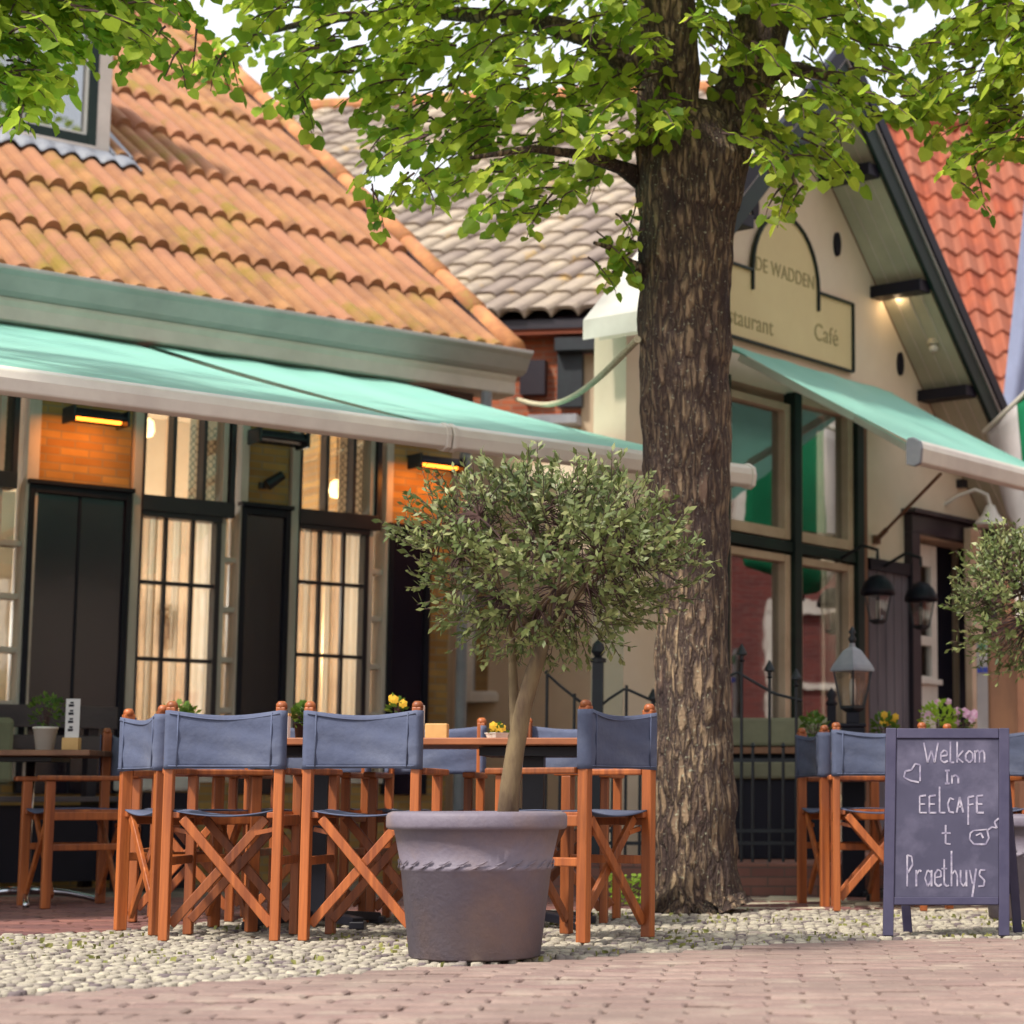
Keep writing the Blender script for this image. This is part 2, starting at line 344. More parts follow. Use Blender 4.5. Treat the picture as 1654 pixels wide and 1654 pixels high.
L = Frame(0, 12.7, 49.3)
R = Frame(1450, 15, 35.5)
C = Frame(850, 17.6, 98)
D = Frame(1560, 21.5, 86)
E_ = Frame(1660, 10.0, 0)
M['cottagebrick'] = brickmat('yellow_brick', lin((186, 146, 84)), lin((160, 118, 66)), lin((150, 132, 104)), fr=L)
M['redbrick'] = brickmat('orange_brick', lin((178, 96, 60)), lin((150, 76, 52)), lin((150, 120, 100)), fr=C)
M['oppbrick'] = brickmat('maroon_brick', lin((120, 52, 46)), lin((96, 42, 42)), lin((120, 96, 90)), fr=Frame(1660, 10, 0))
M['stepbrick'] = brickmat('brown_step_brick', lin((136, 92, 80)), lin((112, 74, 68)), lin((104, 84, 76)), fr=Frame(1240, 10, 90))

# ------------------------------------------------------------------ ground
g = MB(); g.add([(-300, -200, -.014), (300, -200, -.014), (300, 500, -.014), (-300, 500, -.014)], [(0, 1, 2, 3)])
g.build('ground', M['dirtground'], kind='structure')
def lerp_pts(pts, x):
    if x <= pts[0][0]: a, b = pts[0], pts[1]
    elif x >= pts[-1][0]: a, b = pts[-2], pts[-1]
    else:
        for a, b in zip(pts, pts[1:]):
            if a[0] <= x <= b[0]: break
    return a[1] + (b[1] - a[1]) * (x - a[0]) / (b[0] - a[0])
fl = [(p.x, p.y) for p in (gnd(0, 1605), gnd(450, 1580), gnd(870, 1548), gnd(1420, 1516), gnd(1654, 1513))]
bl = [(p.x, p.y) for p in (gnd(0, 1510), gnd(180, 1503), gnd(450, 1478), gnd(1050, 1468))] + [(3, 9.9)]
front = lambda x: lerp_pts(fl, x)
back = lambda x: lerp_pts(bl, x)
def paving(name, mt, x0, x1, y0, y1, test, bw=.2, bd=.1, gap=.006, hz=.004, rot=0):
    b = MB(); j = 0; y = y0
    while y < y1:
        x = x0 + (j % 2) * bw / 2 + random.uniform(-.006, .006)
        while x < x1:
            cx, cy = x + bw / 2, y + bd / 2
            if test(cx, cy):
                z = random.uniform(-hz, hz); c = .008; t = random.random()
                tx, ty = random.uniform(-.006, .006), random.uniform(-.006, .006)
                h = lambda px, py, dz: z + dz + (px - cx) * tx * 3 + (py - cy) * ty * 3
                xa, xb, ya, yb = x + gap / 2, x + bw - gap / 2, y + gap / 2, y + bd - gap / 2
                xa += random.uniform(0, .003); xb -= random.uniform(0, .003)
                o = [(xa, ya), (xb, ya), (xb, yb), (xa, yb)]; i = [(xa + c, ya + c), (xb - c, ya + c), (xb - c, yb - c), (xa + c, yb - c)]
                vs = [(p, q, -.02) for p, q in o] + [(p, q, h(p, q, -.005)) for p, q in o] + [(p, q, h(p, q, 0)) for p, q in i]
                b.add(vs, [(0, 1, 5, 4), (1, 2, 6, 5), (2, 3, 7, 6), (3, 0, 4, 7), (4, 5, 9, 8), (5, 6, 10, 9), (6, 7, 11, 10), (7, 4, 8, 11), (8, 9, 10, 11)], t)
            x += bw
        y += bd; j += 1
    return b.build(name, mt, kind='structure')
paving('street', M['paver'], -4.5, 4.5, 2.5, 8.6, lambda x, y: y < front(x) + .03 * noise.noise(Vector((x * 3, 0, 0))) - .05)
paving('terrace_paving', M['paverdark'], -7.5, 5.0, 8.0, 11.4, lambda x, y: y > back(x) + .06 and not (x > -.5 and y < 10.2) and not (x > -.7 and y > 10.9 and y < 11.5 and False))
# pale flagstones right of the tree
paving('path', M['palestone'], -.7, 5.0, 9.55, 11.42, lambda x, y: y > back(x) + .05 and x > -.45, bw=.28, bd=.14, hz=.003)
# cobbles
cb = MB(); cb.smooth = True
y = 5.0
while y < 10.3:
    x = -4.6
    while x < 5.2:
        r = random.uniform(.014, .026)
        cx, cy = x + random.uniform(-.012, .012), y + random.uniform(-.012, .012)
        if front(cx) + .01 < cy < back(cx) + .04 and not (cx > -.45 and cy > 9.6 and cy > back(cx)):
            n = 7; a0 = random.random() * 6; hz = random.uniform(-.005, .004)
            rr = [r * random.uniform(.82, 1.15) for _ in range(n)]; sy = random.uniform(.75, 1.1)
            vs = []
            for k, (s, z) in enumerate(((1.0, -.014), (.93, -.003 + hz * .5), (.66, .0 + hz))):
                vs += [(cx + rr[q] * s * math.cos(a0 + 6.283 * q / n), cy + rr[q] * s * sy * math.sin(a0 + 6.283 * q / n), z) for q in range(n)]
            fs = [(k * n + q, k * n + (q + 1) % n, (k + 1) * n + (q + 1) % n, (k + 1) * n + q) for k in range(2) for q in range(n)] + [tuple(2 * n + q for q in range(n))]
            t = random.random() ** 2 if random.random() > .07 else 1.3
            cb.add(vs, fs, t)
        x += .045
    y += .042
cb.build('cobble_paving', M['cobble'], kind='structure')
# moss and small grass in the joints
ms = MB()
for _ in range(4200):
    x = random.uniform(-4, 3); f, b = front(x), back(x); y = random.uniform(f, b + .1)
    if noise.noise(Vector((x * 2.2, y * 2.2, 3))) + .35 * noise.noise(Vector((x * 9, y * 9, 1))) < .12 and not (abs(y - f) < .1 and random.random() < .3): continue
    h = random.uniform(.003, .013); a = random.random() * 6.28; wd = random.uniform(.004, .012)
    dx, dy = math.cos(a) * wd, math.sin(a) * wd
    ms.add([(x - dx, y - dy, -.01), (x + dx, y + dy, -.01), (x + dx * .6 + random.uniform(-.01, .01), y + dy * .6, h), (x - dx * .6, y - dy * .6 + random.uniform(-.01, .01), h * .8)], [(0, 1, 2, 3)], random.random())
ms.build('joint_moss', M['moss'], kind='stuff', label='yellow green moss and grass tufts growing between the cobbles', category='moss')
# raised brick terrace in front of the gabled cafe
tb = MB(); tb.hexa([(-1.6, 11.6, -.02), (9, 11.6, -.02), (9, 30, -.02), (-1.6, 30, -.02), (-1.6, 11.6, .17), (9, 11.6, .17), (9, 30, .17), (-1.6, 30, .17)])
tb.build('terrace', M['stepbrick'], kind='structure', bevel=.008)

# ------------------------------------------------------------------ roofs
RE = [2.6]
def pantiles(fr, u0, u1, prof, pitch, course, amp, step, name, mt, parent, skip=None, shape='s', skew=0.0, ns=8):
    """prof: straight slope from (w0,z0) to (w1,z1)."""
    (w0, z0), (w1, z1) = prof
    Ls = math.hypot(w1 - w0, z1 - z0); dw, dz = (w1 - w0) / Ls, (z1 - z0) / Ls
    nrm = (-dz if True else 0, dw)      # (w, z) components of the outward normal
    if nrm[1] < 0: nrm = (-nrm[0], -nrm[1])
    if dw < 0: nrm = (dz, -dw)
    b = MB(); b.smooth = False
    ncol = int((u1 - u0) / pitch + .5); ncr = int(Ls / course + .999)
    def prof_h(ph):
        if shape == 'roll':    # broad roll with a tight trough
            return amp * (1 - abs(2 * ph - 1) ** RE[0]) - amp * .5
        return amp * (math.sin(2 * PI * ph) + .25 * math.sin(4 * PI * ph))
    for ci in range(ncol):
        for cr in range(ncr):
            s0 = cr * course; s1 = min(Ls, s0 + course)
            uc = u0 + (ci + .5) * pitch; wc = w0 + dw * (s0 + s1) / 2
            if skip and skip(uc + skew * (s0 + s1) / 2, wc): continue
            j = random.uniform(-.004, .004); js = random.uniform(-.012, .012); t = random.random(); t = t if t > .12 else 1.0 * random.random()
            rows = []
            for s, off in ((s0 + js, -.004), (s0 + js, step + j), (s1 + .03, .002 + j)):
                row = []
                for k in range(ns + 1):
                    ph = k / ns; hh = prof_h(ph) + (off if shape != 'roll' or off <= 0 else off * (.35 + .65 * (prof_h(ph) / amp + .5)))
                    u = u0 + (ci + ph) * pitch + skew * s
                    row.append(fr.P(u, w0 + dw * s + nrm[0] * hh, z0 + dz * s + nrm[1] * hh))
                rows.append(row)
            n = len(b.v); b.v += [tuple(p) for r in rows for p in r]; m = ns + 1
            for i in range(2):
                for k in range(ns):
                    b.f.append((n + i * m + k, n + i * m + k + 1, n + (i + 1) * m + k + 1, n + (i + 1) * m + k)); b.t.append(t); b.m.append(0); b.sm.append(False)
    return b.build(name, mt, parent)

# =================================================================== COTTAGE (left)
cot = thing('brick_cottage', L.P(0, 0, 0), 'low yellow brick cottage with orange tiled roof and black shutters', 'house')
EZ, TAN = 3.66, .72
wl = MB()
u = lambda x, y=950: L.un(x, y)[0]
US = {'a0': u(52), 'a1': u(203), 'b0': u(393), 'b1': u(461), 'c0': u(628), 'c1': u(726)}
SILL = .62; HEAD = 3.0
segs = [(-5.2, -3.9), (US['a0'], US['a1']), (US['b0'], US['b1']), (US['c0'], US['c1'])]
for a, b_ in segs: wl.fb(L, a, b_, -.3, 0, -.02, 3.4)
wins = [(-3.9, -2.6), (-2.3, US['a0']), (US['a1'], US['b0']), (US['b1'], US['c0'])]
wl.fb(L, -2.6, -2.3, -.3, 0, -.02, 3.4)
for a, b_ in wins:
    wl.fb(L, a, b_, -.3, -.002, -.02, SILL); wl.fb(L, a, b_, -.3, -.002, HEAD, 3.4)
# gable end wall and back
ue = US['c1']; W1 = -6.5
wl.prism([L.P(ue - .3, -.3, -.02), L.P(ue - .3, -.3, 3.4), L.P(ue - .3, W1 / 1 - .0, 3.4 + (-.3 - W1) * TAN * .98), L.P(ue - .3, W1, -.02)], L.U * .299)
wl.build('wall', M['cottagebrick'], cot)
# dark room behind the windows
M['room'] = mat('room_wall', lin((196, 168, 136)), None, .9, 2)
rm = MB(); rm.fb(L, -5, ue - .35, -2.2, -2.1, 0, 3.4); rm.fb(L, -5, ue - .35, -2.1, -.3, 3.3, 3.39); rm.fb(L, -5, ue - .35, -2.1, -.3, -.015, .02)
rm.build('interior', M['room'], cot)
# roof deck and tiles
VU = 3.40
rs = MB()
def roofz(w): return EZ + (.1 - w) * TAN
rs.hexa([L.P(-6, .1, EZ - .1), L.P(VU - .02, .1, EZ - .1), L.P(VU - .02, -6.4, roofz(-6.4) - .1), L.P(-6, -6.4, roofz(-6.4) - .1),
         L.P(-6, .1, EZ - .03), L.P(VU - .02, .1, EZ - .03), L.P(VU - .02, -6.4, roofz(-6.4) - .03), L.P(-6, -6.4, roofz(-6.4) - .03)])
rs.build('roof', M['dark'], cot)
DU1, = (L.un(150, 232, -1.95)[0],)
DW = -1.95
pantiles(L, VU - .148 * 62, VU - .02, ((.14, EZ - .02), (-6.4, roofz(-6.4) + .01)), .148, .84, .055, .055, 'roof_tiles', M['rooftile'], cot,
         skip=lambda uu, ww: (uu < DU1 + .12 and DW - .25 > ww > -4.4), shape='roll', ns=10)
# verge: a run of overlapping half-round tiles down the gable edge
vt = MB(); vt.smooth = True
s = 0; Lr = math.hypot(6.5, 6.5 * TAN)
cs, sn = 1 / math.hypot(1, TAN), TAN / math.hypot(1, TAN)
k = 0
while s < Lr - .1:
    a = s; bq = min(s + .66, Lr)
    r0, r1 = .085, .07
    vt.tube([L.P(VU + .085, .14 - cs * a, EZ + .02 + sn * a), L.P(VU + .085, .14 - cs * bq, EZ + .02 + sn * bq)], [r0, r1], 10, tint=random.random())
    s += .62
vt.build('verge_tiles', M['verge'], cot)
vb = MB(); vb.bar(L.P(VU + .02, .12, EZ - .08), L.P(VU + .02, -6.4, roofz(-6.4) - .08), .06, .2)  # dark board raised to draw the shaded gap under the verge tiles
vb.build('verge_shade_board', M['dark'], cot)
# cornice and gutter
def mould(fr, prof, u0, u1):
    b = MB(); n = len(prof)
    vs = [fr.P(u0, w_, z_) for w_, z_ in prof] + [fr.P(u1, w_, z_) for w_, z_ in prof]
    b.add(vs, [(i, (i + 1) % n, (i + 1) % n + n, i + n) for i in range(n)] + [tuple(range(n))[::-1], tuple(range(n, 2 * n))])
    return b
GE = 3.48
mould(L, [(.03, 3.54), (.03, 3.66), (.12, 3.665), (.13, 3.6), (.29, 3.6), (.36, 3.635), (.385, 3.635), (.385, 3.61), (.35, 3.585), (.33, 3.55), (.30, 3.5), (.26, 3.475), (.03, 3.475)], -6, GE).build('gutter', M['gutter'], cot, bevel=.004)
mould(L, [(.0, 3.33), (.0, 3.473), (.25, 3.473), (.25, 3.45), (.235, 3.42), (.235, 3.34), (.22, 3.33)], -6, GE - .05).build('cornice', M['cornice'], cot, bevel=.004)
fz = MB(); fz.fb(L, -5.9, US['c1'] + .1, .002, .10, 3.12, 3.328)
for k in range(9): fz.fb(L, -4.4 + k * .92, -4.38 + k * .92, .1, .112, 3.14, 3.326)
fz.build('frieze', M['frieze'], cot)
dp = MB(); q = L.P(GE - .28, .22, 0); dp.tube([q + Vector((0, 0, 3.33)), q + Vector((0, 0, 3.16)), L.P(US['c1'] + .07, .06, 2.9), L.P(US['c1'] + .07, .06, .02)], .04, 10)
dp.build('downpipe', M['zinc'], cot)

# window builder ------------------------------------------------
def cottage_window(x0, x1, split, ytop, right_light, lattice, idx):
    """x0..x1 pixel span on the facade; the upper sash ends at pixel row split."""
    ua, ub = u(x0) + .002, u(x1) - .002
    wd = ub - ua
    f = MB()
    jl = wd * .075; jr = wd * .22
    f.fb(L, ua, ua + jl, -.12, .03, SILL, HEAD); f.fb(L, ub - jl * .9, ub, -.12, .04, SILL, HEAD)
    f.fb(L, ub - jr, ub - jr + .035, -.12, .02, SILL, HEAD)
    for k in range(6):
        zz = SILL + .12 + k * .32
        if zz < split - .1: f.fb(L, ub - jr + .035, ub - jl * .9, -.12, .012, zz, zz + .035)
    f.fb(L, ua + jl, ub - jr, -.12, .02, SILL, SILL + .04); f.fb(L, ua + jl, ub - jl * .9, -.12, .035, HEAD - .05, HEAD)
    wf = f.build('window', M['mauve'], cot, bevel=.003)
    s = MB(); sa, sb = ua + jl, ub - jl * 1.6          # dark transom and upper sash
    s.fb(L, sa, sb + .0, -.08, .05, split - .05, split + .05)
    s.fb(L, sb - .035, sb, -.08, .045, split + .05, HEAD - .05); s.fb(L, sa, sa + .012, -.08, .045, split + .05, HEAD - .05)
    for k in (1, 2): s.fb(L, sa + (sb - sa) * k / 3 - .012, sa + (sb - sa) * k / 3 + .012, -.06, .03, split + .05, HEAD - .05)
    lb = ub - jr
    s.fb(L, lb - .035, lb, -.05, .03, SILL + .04, split - .05); s.fb(L, sa, sa + .01, -.08, .04, SILL + .04, split - .05)
    s.fb(L, sa, lb, -.08, .04, split - .085, split - .05)
    for k in (1, 2): s.fb(L, sa + (lb - sa) * k / 3 - .010, sa + (lb - sa) * k / 3 + .010, -.028, .012, SILL + .04, split - .08)
    for k in range(4):
        zz = L.un(x0, 938 + 0, 0)[1] - k * .478
        if zz > SILL + .1: s.fb(L, sa, lb, -.028, .016, zz - .012, zz + .012)
    s.build('sash', M['dark'], wf, bevel=.002)
    gl = MB(); gl.fb(L, ua + .01, ub - .01, -.035, -.03, SILL + .03, split); gl.build('glass', M['glassL'], wf)
    gl = MB(); gl.fb(L, ua + .01, ub - .01, -.035, -.03, split + .001, HEAD - .04); gl.build('glass', M['glassU'], wf)
    c = MB(); c.smooth = False
    n = 12
    def strip(a, b_, z0, z1, ww, k):
        c.sheet([[L.P(ua + wd * (a + (b_ - a) * i / n), ww + .010 * math.sin(i * 1.1 + k), z0), L.P(ua + wd * (a + (b_ - a) * i / n), ww + .010 * math.sin(i * 1.1 + k), z1)] for i in range(n + 1)])
    for k, (a, b_) in enumerate(((.20, .27), (.40, .475), (.60, .74))): strip(a, b_, SILL, split - .04, -.062, k)
    c.fb(L, ub - jr + .03, ub - jl, -.11, -.10, SILL, split - .05)
    c.build('curtain', M['curtain'], wf)
    c = MB()
    for k, (a, b_) in enumerate(((.06, .21), (.26, .41), (.47, .61))): strip(a, b_, SILL, split - .04, -.085, k)
    c.build('blind', M['tan'], wf)
    if lattice:
        la = MB(); l0, l1 = sa + (sb - sa) * .58, sb - .02; z0, z1 = split + .05, HEAD - .05
        la.fb(L, l0, l1, -.094, -.09, z0, z1)
        la.build('lace', M['curtain'], wf)
        ll = MB(); nn = 5; dx = (l1 - l0) / nn
        for i in range(nn):
            for j in range(int((z1 - z0) / .05)):
                cx, cz = l0 + dx * (i + .5), z0 + .05 * (j + .5)
                ll.tube([L.P(cx, -.085, cz + .024), L.P(cx + dx * .42, -.085, cz), L.P(cx, -.085, cz - .024), L.P(cx - dx * .42, -.085, cz), L.P(cx, -.085, cz + .024)], .0035, 4)
        ll.build('lattice', M['dark'], wf)
    # something standing on the sill
    return wf
def pendant(uu, z, label):
    p = L.P(uu, -.75, z); t = thing('pendant_fill_lamp', p, label, 'lamp', 'lamps inside the cottage')
    b = MB(); b.smooth = True; b.lathe(p, [(0, -.07), (.04, -.06), (.055, -.02), (.045, .04), (.02, .06), (0, .065)], 12); b.build('bulb', M['bulb'], t)
    b = MB(); b.tube([p + Vector((0, 0, .06)), p + Vector((0, 0, 3.28 - z))], .006, 5); b.build('cord', M['black'], t)
    li = bpy.data.lights.new('curtain_fill_light', 'POINT'); li.energy = 85; li.color = (1, .93, .86); li.shadow_soft_size = .12
    lo = bpy.data.objects.new('curtain_fill_light', li); COL.objects.link(lo); lo.parent = t; lo.location = -L.N * .5 + Vector((0, 0, -1.1))  # added fill light, below and behind the bulb, to brighten the curtains
pendant(L.un(237, 690, -.75)[0], L.un(237, 690, -.75)[1], 'small orange lamp seen in the upper pane of the window nearer the left')
pendant(L.un(545, 740, -.75)[0], 2.7, 'added fill lamp behind the window beside the planter tree')
pendant(L.un(-110, 690, -.75)[0], 2.7, 'added fill lamp behind the window cut by the left edge')
sp1 = L.un(290, 818)[1]
cottage_window(205, 392, sp1, 660, True, True, 0)
cottage_window(463, 627, L.un(540, 840)[1], 700, True, True, 1)
cottage_window(-260, 51, L.un(0, 775)[1], 600, True, True, 2)
def sill_plant(x, y, wd):
    uu, z = L.un(x, y, -.16); b = MB(); b.smooth = True
    b.lathe(L.P(uu, -.16, z), [(.0, 0), (.035, 0), (.05, .13), (.055, .13), (.055, .15), (.045, .15), (.0, .14)], 14)
    t = thing('window_plant', L.P(uu, -.16, z), wd, 'potted plant', None)
    b.build('pot', M['terracotta'], t)
    f = MB()
    for _ in range(60):
        a = random.random() * 6.28; e = random.random() * .06; p = L.P(uu, -.16, z + .15) + Vector((math.cos(a) * e, math.sin(a) * e, random.random() * .09))
        d = Vector((random.uniform(-1, 1), random.uniform(-1, 1), random.uniform(-.3, 1))).normalized() * .03; s_ = d.orthogonal().normalized() * .012
        f.add([p - s_, p + d, p + s_, p - d * .3], [(0, 1, 2, 3)], random.random())
    f.build('foliage', M['plant'], t)
sill_plant(262, 1040, 'red flowerpot with green plant behind the latticed cottage window nearer the left')
# shutters -------------------------------------------------------
def shutter(x0, x1, ytop, two):
    ua, ub = L.un(x0, ytop + 60)[0], L.un(x1, ytop + 60)[0]; zt = L.un((x0 + x1) / 2, ytop)[1]
    b = MB(); b.fb(L, ua, ub, .003, .03, .55, zt)
    t = .035
    o = b.build('shutter', M['shutter'], cot)
    f = MB(); f.fb(L, ua, ua + t, .031, .055, .55, zt); f.fb(L, ub - t, ub, .031, .055, .55, zt); f.fb(L, ua + t, ub - t, .031, .054, zt - .05, zt)
    if two: m_ = (ua + ub) / 2; f.fb(L, m_ - .008, m_ + .008, .031, .04, .55, zt - .05)
    f.fb(L, ua - .012, ub + .012, .003, .075, zt, zt + .028)
    f.build('shutter_frame', M['navy'], o, bevel=.003)
shutter(40, 206, 790, True); shutter(384, 463, 822, False); shutter(622, 690, 855, False)

# dormer -----------------------------------------------------------
dm_w = DW
def dpx(x, y): return L.un(x, y, dm_w)
d = MB(); du1, dz0 = L.un(176, 258, dm_w); duL = du1 - 1.35; dz1 = dz0 + 1.15
# cheeks, cream casing
cas = .105
d.fb(L, du1 - cas, du1, dm_w - .08, dm_w, dz0 - .02, dz1); d.fb(L, duL, duL + cas, dm_w - .08, dm_w, dz0 - .02, dz1)
d.fb(L, duL + cas, du1 - cas, dm_w - .08, dm_w - .002, dz1 - .12, dz1); d.fb(L, duL + cas, du1 - cas, dm_w - .08, dm_w + .02, dz0 - .02, dz0 + .075)
dep = (dz1 - dz0) / TAN
d.fb(L, du1 - .03, du1 - .004, dm_w - dep - .2, dm_w - .08, dz0 - .1, dz1 - .02); d.fb(L, duL + .004, duL + .03, dm_w - dep - .2, dm_w - .08, dz0 - .1, dz1 - .02)
dorm = d.build('dormer', M['cornice'], cot, bevel=.004)
d = MB(); a0, a1, b0, b1 = duL + cas, du1 - cas, dz0 + .077, dz1 - .122; t = .065
d.fb(L, a0, a0 + t, dm_w - .06, dm_w + .01, b0, b1); d.fb(L, a1 - t, a1, dm_w - .06, dm_w + .01, b0, b1)
d.fb(L, a0 + t, a1 - t, dm_w - .06, dm_w + .008, b0, b0 + t * 1.1); d.fb(L, a0 + t, a1 - t, dm_w - .06, dm_w + .008, b1 - t, b1)
d.fb(L, (a0 + a1) / 2 - .025, (a0 + a1) / 2 + .025, dm_w - .06, dm_w + .006, b0 + t, b1 - t)
d.build('dormer_window', M['green'], dorm, bevel=.004)
d = MB(); t2 = t + .0
for c0, c1 in ((a0 + t, (a0 + a1) / 2 - .025), ((a0 + a1) / 2 + .025, a1 - t)):
    d.fb(L, c0, c0 + .02, dm_w - .04, dm_w - .012, b0 + t, b1 - t); d.fb(L, c1 - .02, c1, dm_w - .04, dm_w - .012, b0 + t, b1 - t); d.fb(L, c0 + .02, c1 - .02, dm_w - .04, dm_w - .012, b0 + t * 1.1, b0 + t * 1.1 + .02)
d.build('glazing_bead', M['white'], dorm)
d = MB(); d.fb(L, a0 + .02, a1 - .02, dm_w - .05, dm_w - .045, b0 + .02, b1 - .02); d.build('dormer_glass', M['glassR'], dorm)
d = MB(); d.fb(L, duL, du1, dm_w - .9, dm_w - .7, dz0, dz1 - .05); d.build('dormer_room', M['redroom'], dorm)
d = MB(); d.fb(L, duL - .12, du1 + .12, dm_w - dep - .3, dm_w + .15, dz1, dz1 + .07); d.build('dormer_roof', M['zinc'], dorm, bevel=.01)
# lead apron, dressed over the rolls
d = MB(); d.smooth = True
gr = []
n = 110; uA, uB = duL - .3, du1 + .16
for i in range(n + 1):
    uu = uA + (uB - uA) * i / n; ph = ((uu - (VU - .148 * 62)) / .148) % 1
    hh = .05 * (1 - abs(2 * ph - 1) ** 2.6) - .02
    row = []
    for k in range(5):
        ww = dm_w + .02 + k * .055 - (.0 if k < 4 else .012 * (1 - math.sin(2 * PI * ph)))
        row.append(L.P(uu, ww, roofz(ww) + .06 + hh * min(1, k / 1.5)))
    gr.append(row)
d.sheet(gr); d.build('lead_apron', M['zinc'], dorm, solid=.004)
# side flashing of the cheek
d = MB(); gr = []
for i in range(9):
    uu = du1 + .0 + i * .02; gr.append([L.P(uu, dm_w + .06, roofz(dm_w + .06) + .07), L.P(uu, dm_w - .5, roofz(dm_w - .5) + .06), ])
d.sheet(gr); d.build('side_flashing', M['zinc'], dorm, solid=.004)

# =================================================================== AWNINGS of the cottage
def awning(fr, u0, u1, ztop, wf, zf, label, sag=.03, capL=True, capR=True, barh=.115, armw=.05, w0=.12, fold=False, bow=0.0):
    t = thing('awning', fr.P((u0 + u1) / 2, w0, ztop), label, 'awning', None)
    g_ = []; nu, nw = 24, 12
    for i in range(nu + 1):
        row = []
        for j in range(nw + 1):
            a, b = i / nu, j / nw; uu = u0 + (u1 - u0) * a
            z = ztop + (zf - ztop) * b - sag * math.sin(PI * b) * (.6 + .4 * math.sin(PI * a)) + .006 * math.sin(a * 23 + b * 3)
            row.append(fr.P(uu, w0 + (wf - w0) * b, z))
        g_.append(row)
    c = MB(); c.smooth = True; c.sheet(g_); c.build('fabric', M['awning'], t)
    b = MB(); b.smooth = True
    pr = [(wf + .0, zf - .02), (wf + .01, zf + .01), (wf + .045, zf + .012), (wf + .085, zf - .012), (wf + .095, zf - .05), (wf + .085, zf - barh + .01), (wf + .05, zf - barh - .005), (wf + .0, zf - barh + .01)]
    n = len(pr); vs = [fr.P(u0 - .02, a, z) for a, z in pr] + [fr.P(u1 + .02, a, z) for a, z in pr]
    b.smooth = False
    b.add(vs, [(i, (i + 1) % n, (i + 1) % n + n, i + n) for i in range(n)] + [tuple(range(n))[::-1], tuple(range(n, 2 * n))])
    b.build('front_bar', M['awnbar'], t, bevel=.008)
    for ucap, sgn, on in ((u0 - .03, -1, capL), (u1 + .03, 1, capR)):
        if on:
            b = MB(); cc = [(w_ + (w_ - wf - .045) * .12, z_ + (z_ - zf + .05) * .12) for w_, z_ in pr]
            b.prism([fr.P(ucap - .015, a, z) for a, z in cc], fr.U * .03); b.build('end_cap', M['zinc'] if fr is R else M['awnbar'], t, bevel=.006)
    b = MB(); b.tube([fr.P(u0, w0 + .0, ztop - .02), fr.P(u1, w0, ztop - .02)], .018, 10); b.build('roller', M['awning'], t)
    for ua, ub, sg in ((u0 + .15, u0 + .15, 1), (u1 - .15, u1 - .15, -1)):
        b = MB(); m = (w0 + wf) / 2; zm = (ztop + zf) / 2 - .1; el = fr.P(ua + sg * armw, m, zm)
        b.bar(fr.P(ua, w0, ztop - .06), el, .035, .05); b.build('arm', M['awnbar'], t, bevel=.006)
        b = MB(); b.bar(el, fr.P(ub, wf, zf - .07), .03, .045); b.build('arm', M['awnbar'], t, bevel=.006)
    return t
awning(L, -5.3, .66, 3.335, 3.66, 2.33, 'mint green awning over the left half of the brick cottage', armw=.45)
awning(L, .76, 2.62, 3.335, 3.66, 2.33, 'mint green awning running behind the tree trunk beside the olive tree', armw=.45)

# heaters ------------------------------------------------------------
def heater(x, y, lit, label, yaw=0.0):
    uu, z = L.un(x, y, .28); p = L.P(uu, .28, z)
    t = thing('patio_heater', p, label, 'heater', 'heaters under the cottage awning')
    hl = .17
    b = MB(); b.prism([L.P(uu - hl, .20, z - .02), L.P(uu - hl, .22, z + .055), L.P(uu - hl, .30, z + .06), L.P(uu - hl, .37, z + .01), L.P(uu - hl, .36, z - .01), L.P(uu - hl, .29, z + .03), L.P(uu - hl, .24, z + .02)], L.U * (2 * hl))
    b.build('housing', M['black'], t, bevel=.006)
    b = MB(); b.tube([L.P(uu - hl + .02, .295, z + .0), L.P(uu + hl - .02, .295, z + .0)], .018, 10); b.build('heating_element', M['glow'] if lit else M['chrome'], t)
    for sx in (-1, 1):
        b = MB(); b.fb(L, uu + sx * hl - .008, uu + sx * hl + .008, .2, .37, z - .035, z + .06); b.build('end_plate', M['iron'], t)
    b = MB(); b.bar(L.P(uu - .05, .0, z + .09), L.P(uu - .05, .25, z + .05), .03, .02); b.bar(L.P(uu + .05, .0, z + .09), L.P(uu + .05, .25, z + .05), .03, .02); b.build('bracket', M['iron'], t)
    if lit:
        li = bpy.data.lights.new('heater_lamp', 'AREA'); li.shape = 'RECTANGLE'; li.size = .28; li.size_y = .05; li.energy = 1.8; li.color = (1, .32, .05)
        lo = bpy.data.objects.new('heater_lamp', li); COL.objects.link(lo); lo.parent = t; lo.location = L.P(uu, .3, z - .045) - p
        dv = (L.P(uu, 0, z - .32) - L.P(uu, .3, z)).normalized(); lo.rotation_euler = dv.to_track_quat('-Z', 'Y').to_euler()
heater(155, 678, True, 'glowing orange heater on the brick above the widest black shutter')
heater(450, 712, False, 'switched off black heater above the middle black shutter')
heater(705, 752, True, 'glowing orange heater beside the top of the potted olive tree')
# wall spotlight
uu, z = L.un(438, 778, .08)
t = thing('wall_spotlight', L.P(uu, 0, z), 'small black spotlight on the brick above the middle black shutter', 'spotlight')
b = MB(); b.tube([L.P(uu - .04, .1, z - .03), L.P(uu + .06, .12, z + .045)], [.038, .03], 12); b.build('lamp_head', M['black'], t)
b = MB(); b.tube([L.P(uu - .02, .0, z - .02), L.P(uu, .1, z)], .012, 8); b.lathe(L.P(uu - .02, .0, z - .04), [(0, 0), (.03, 0), (.03, .04), (0, .04)], 10); b.build('wall_bracket', M['black'], t)

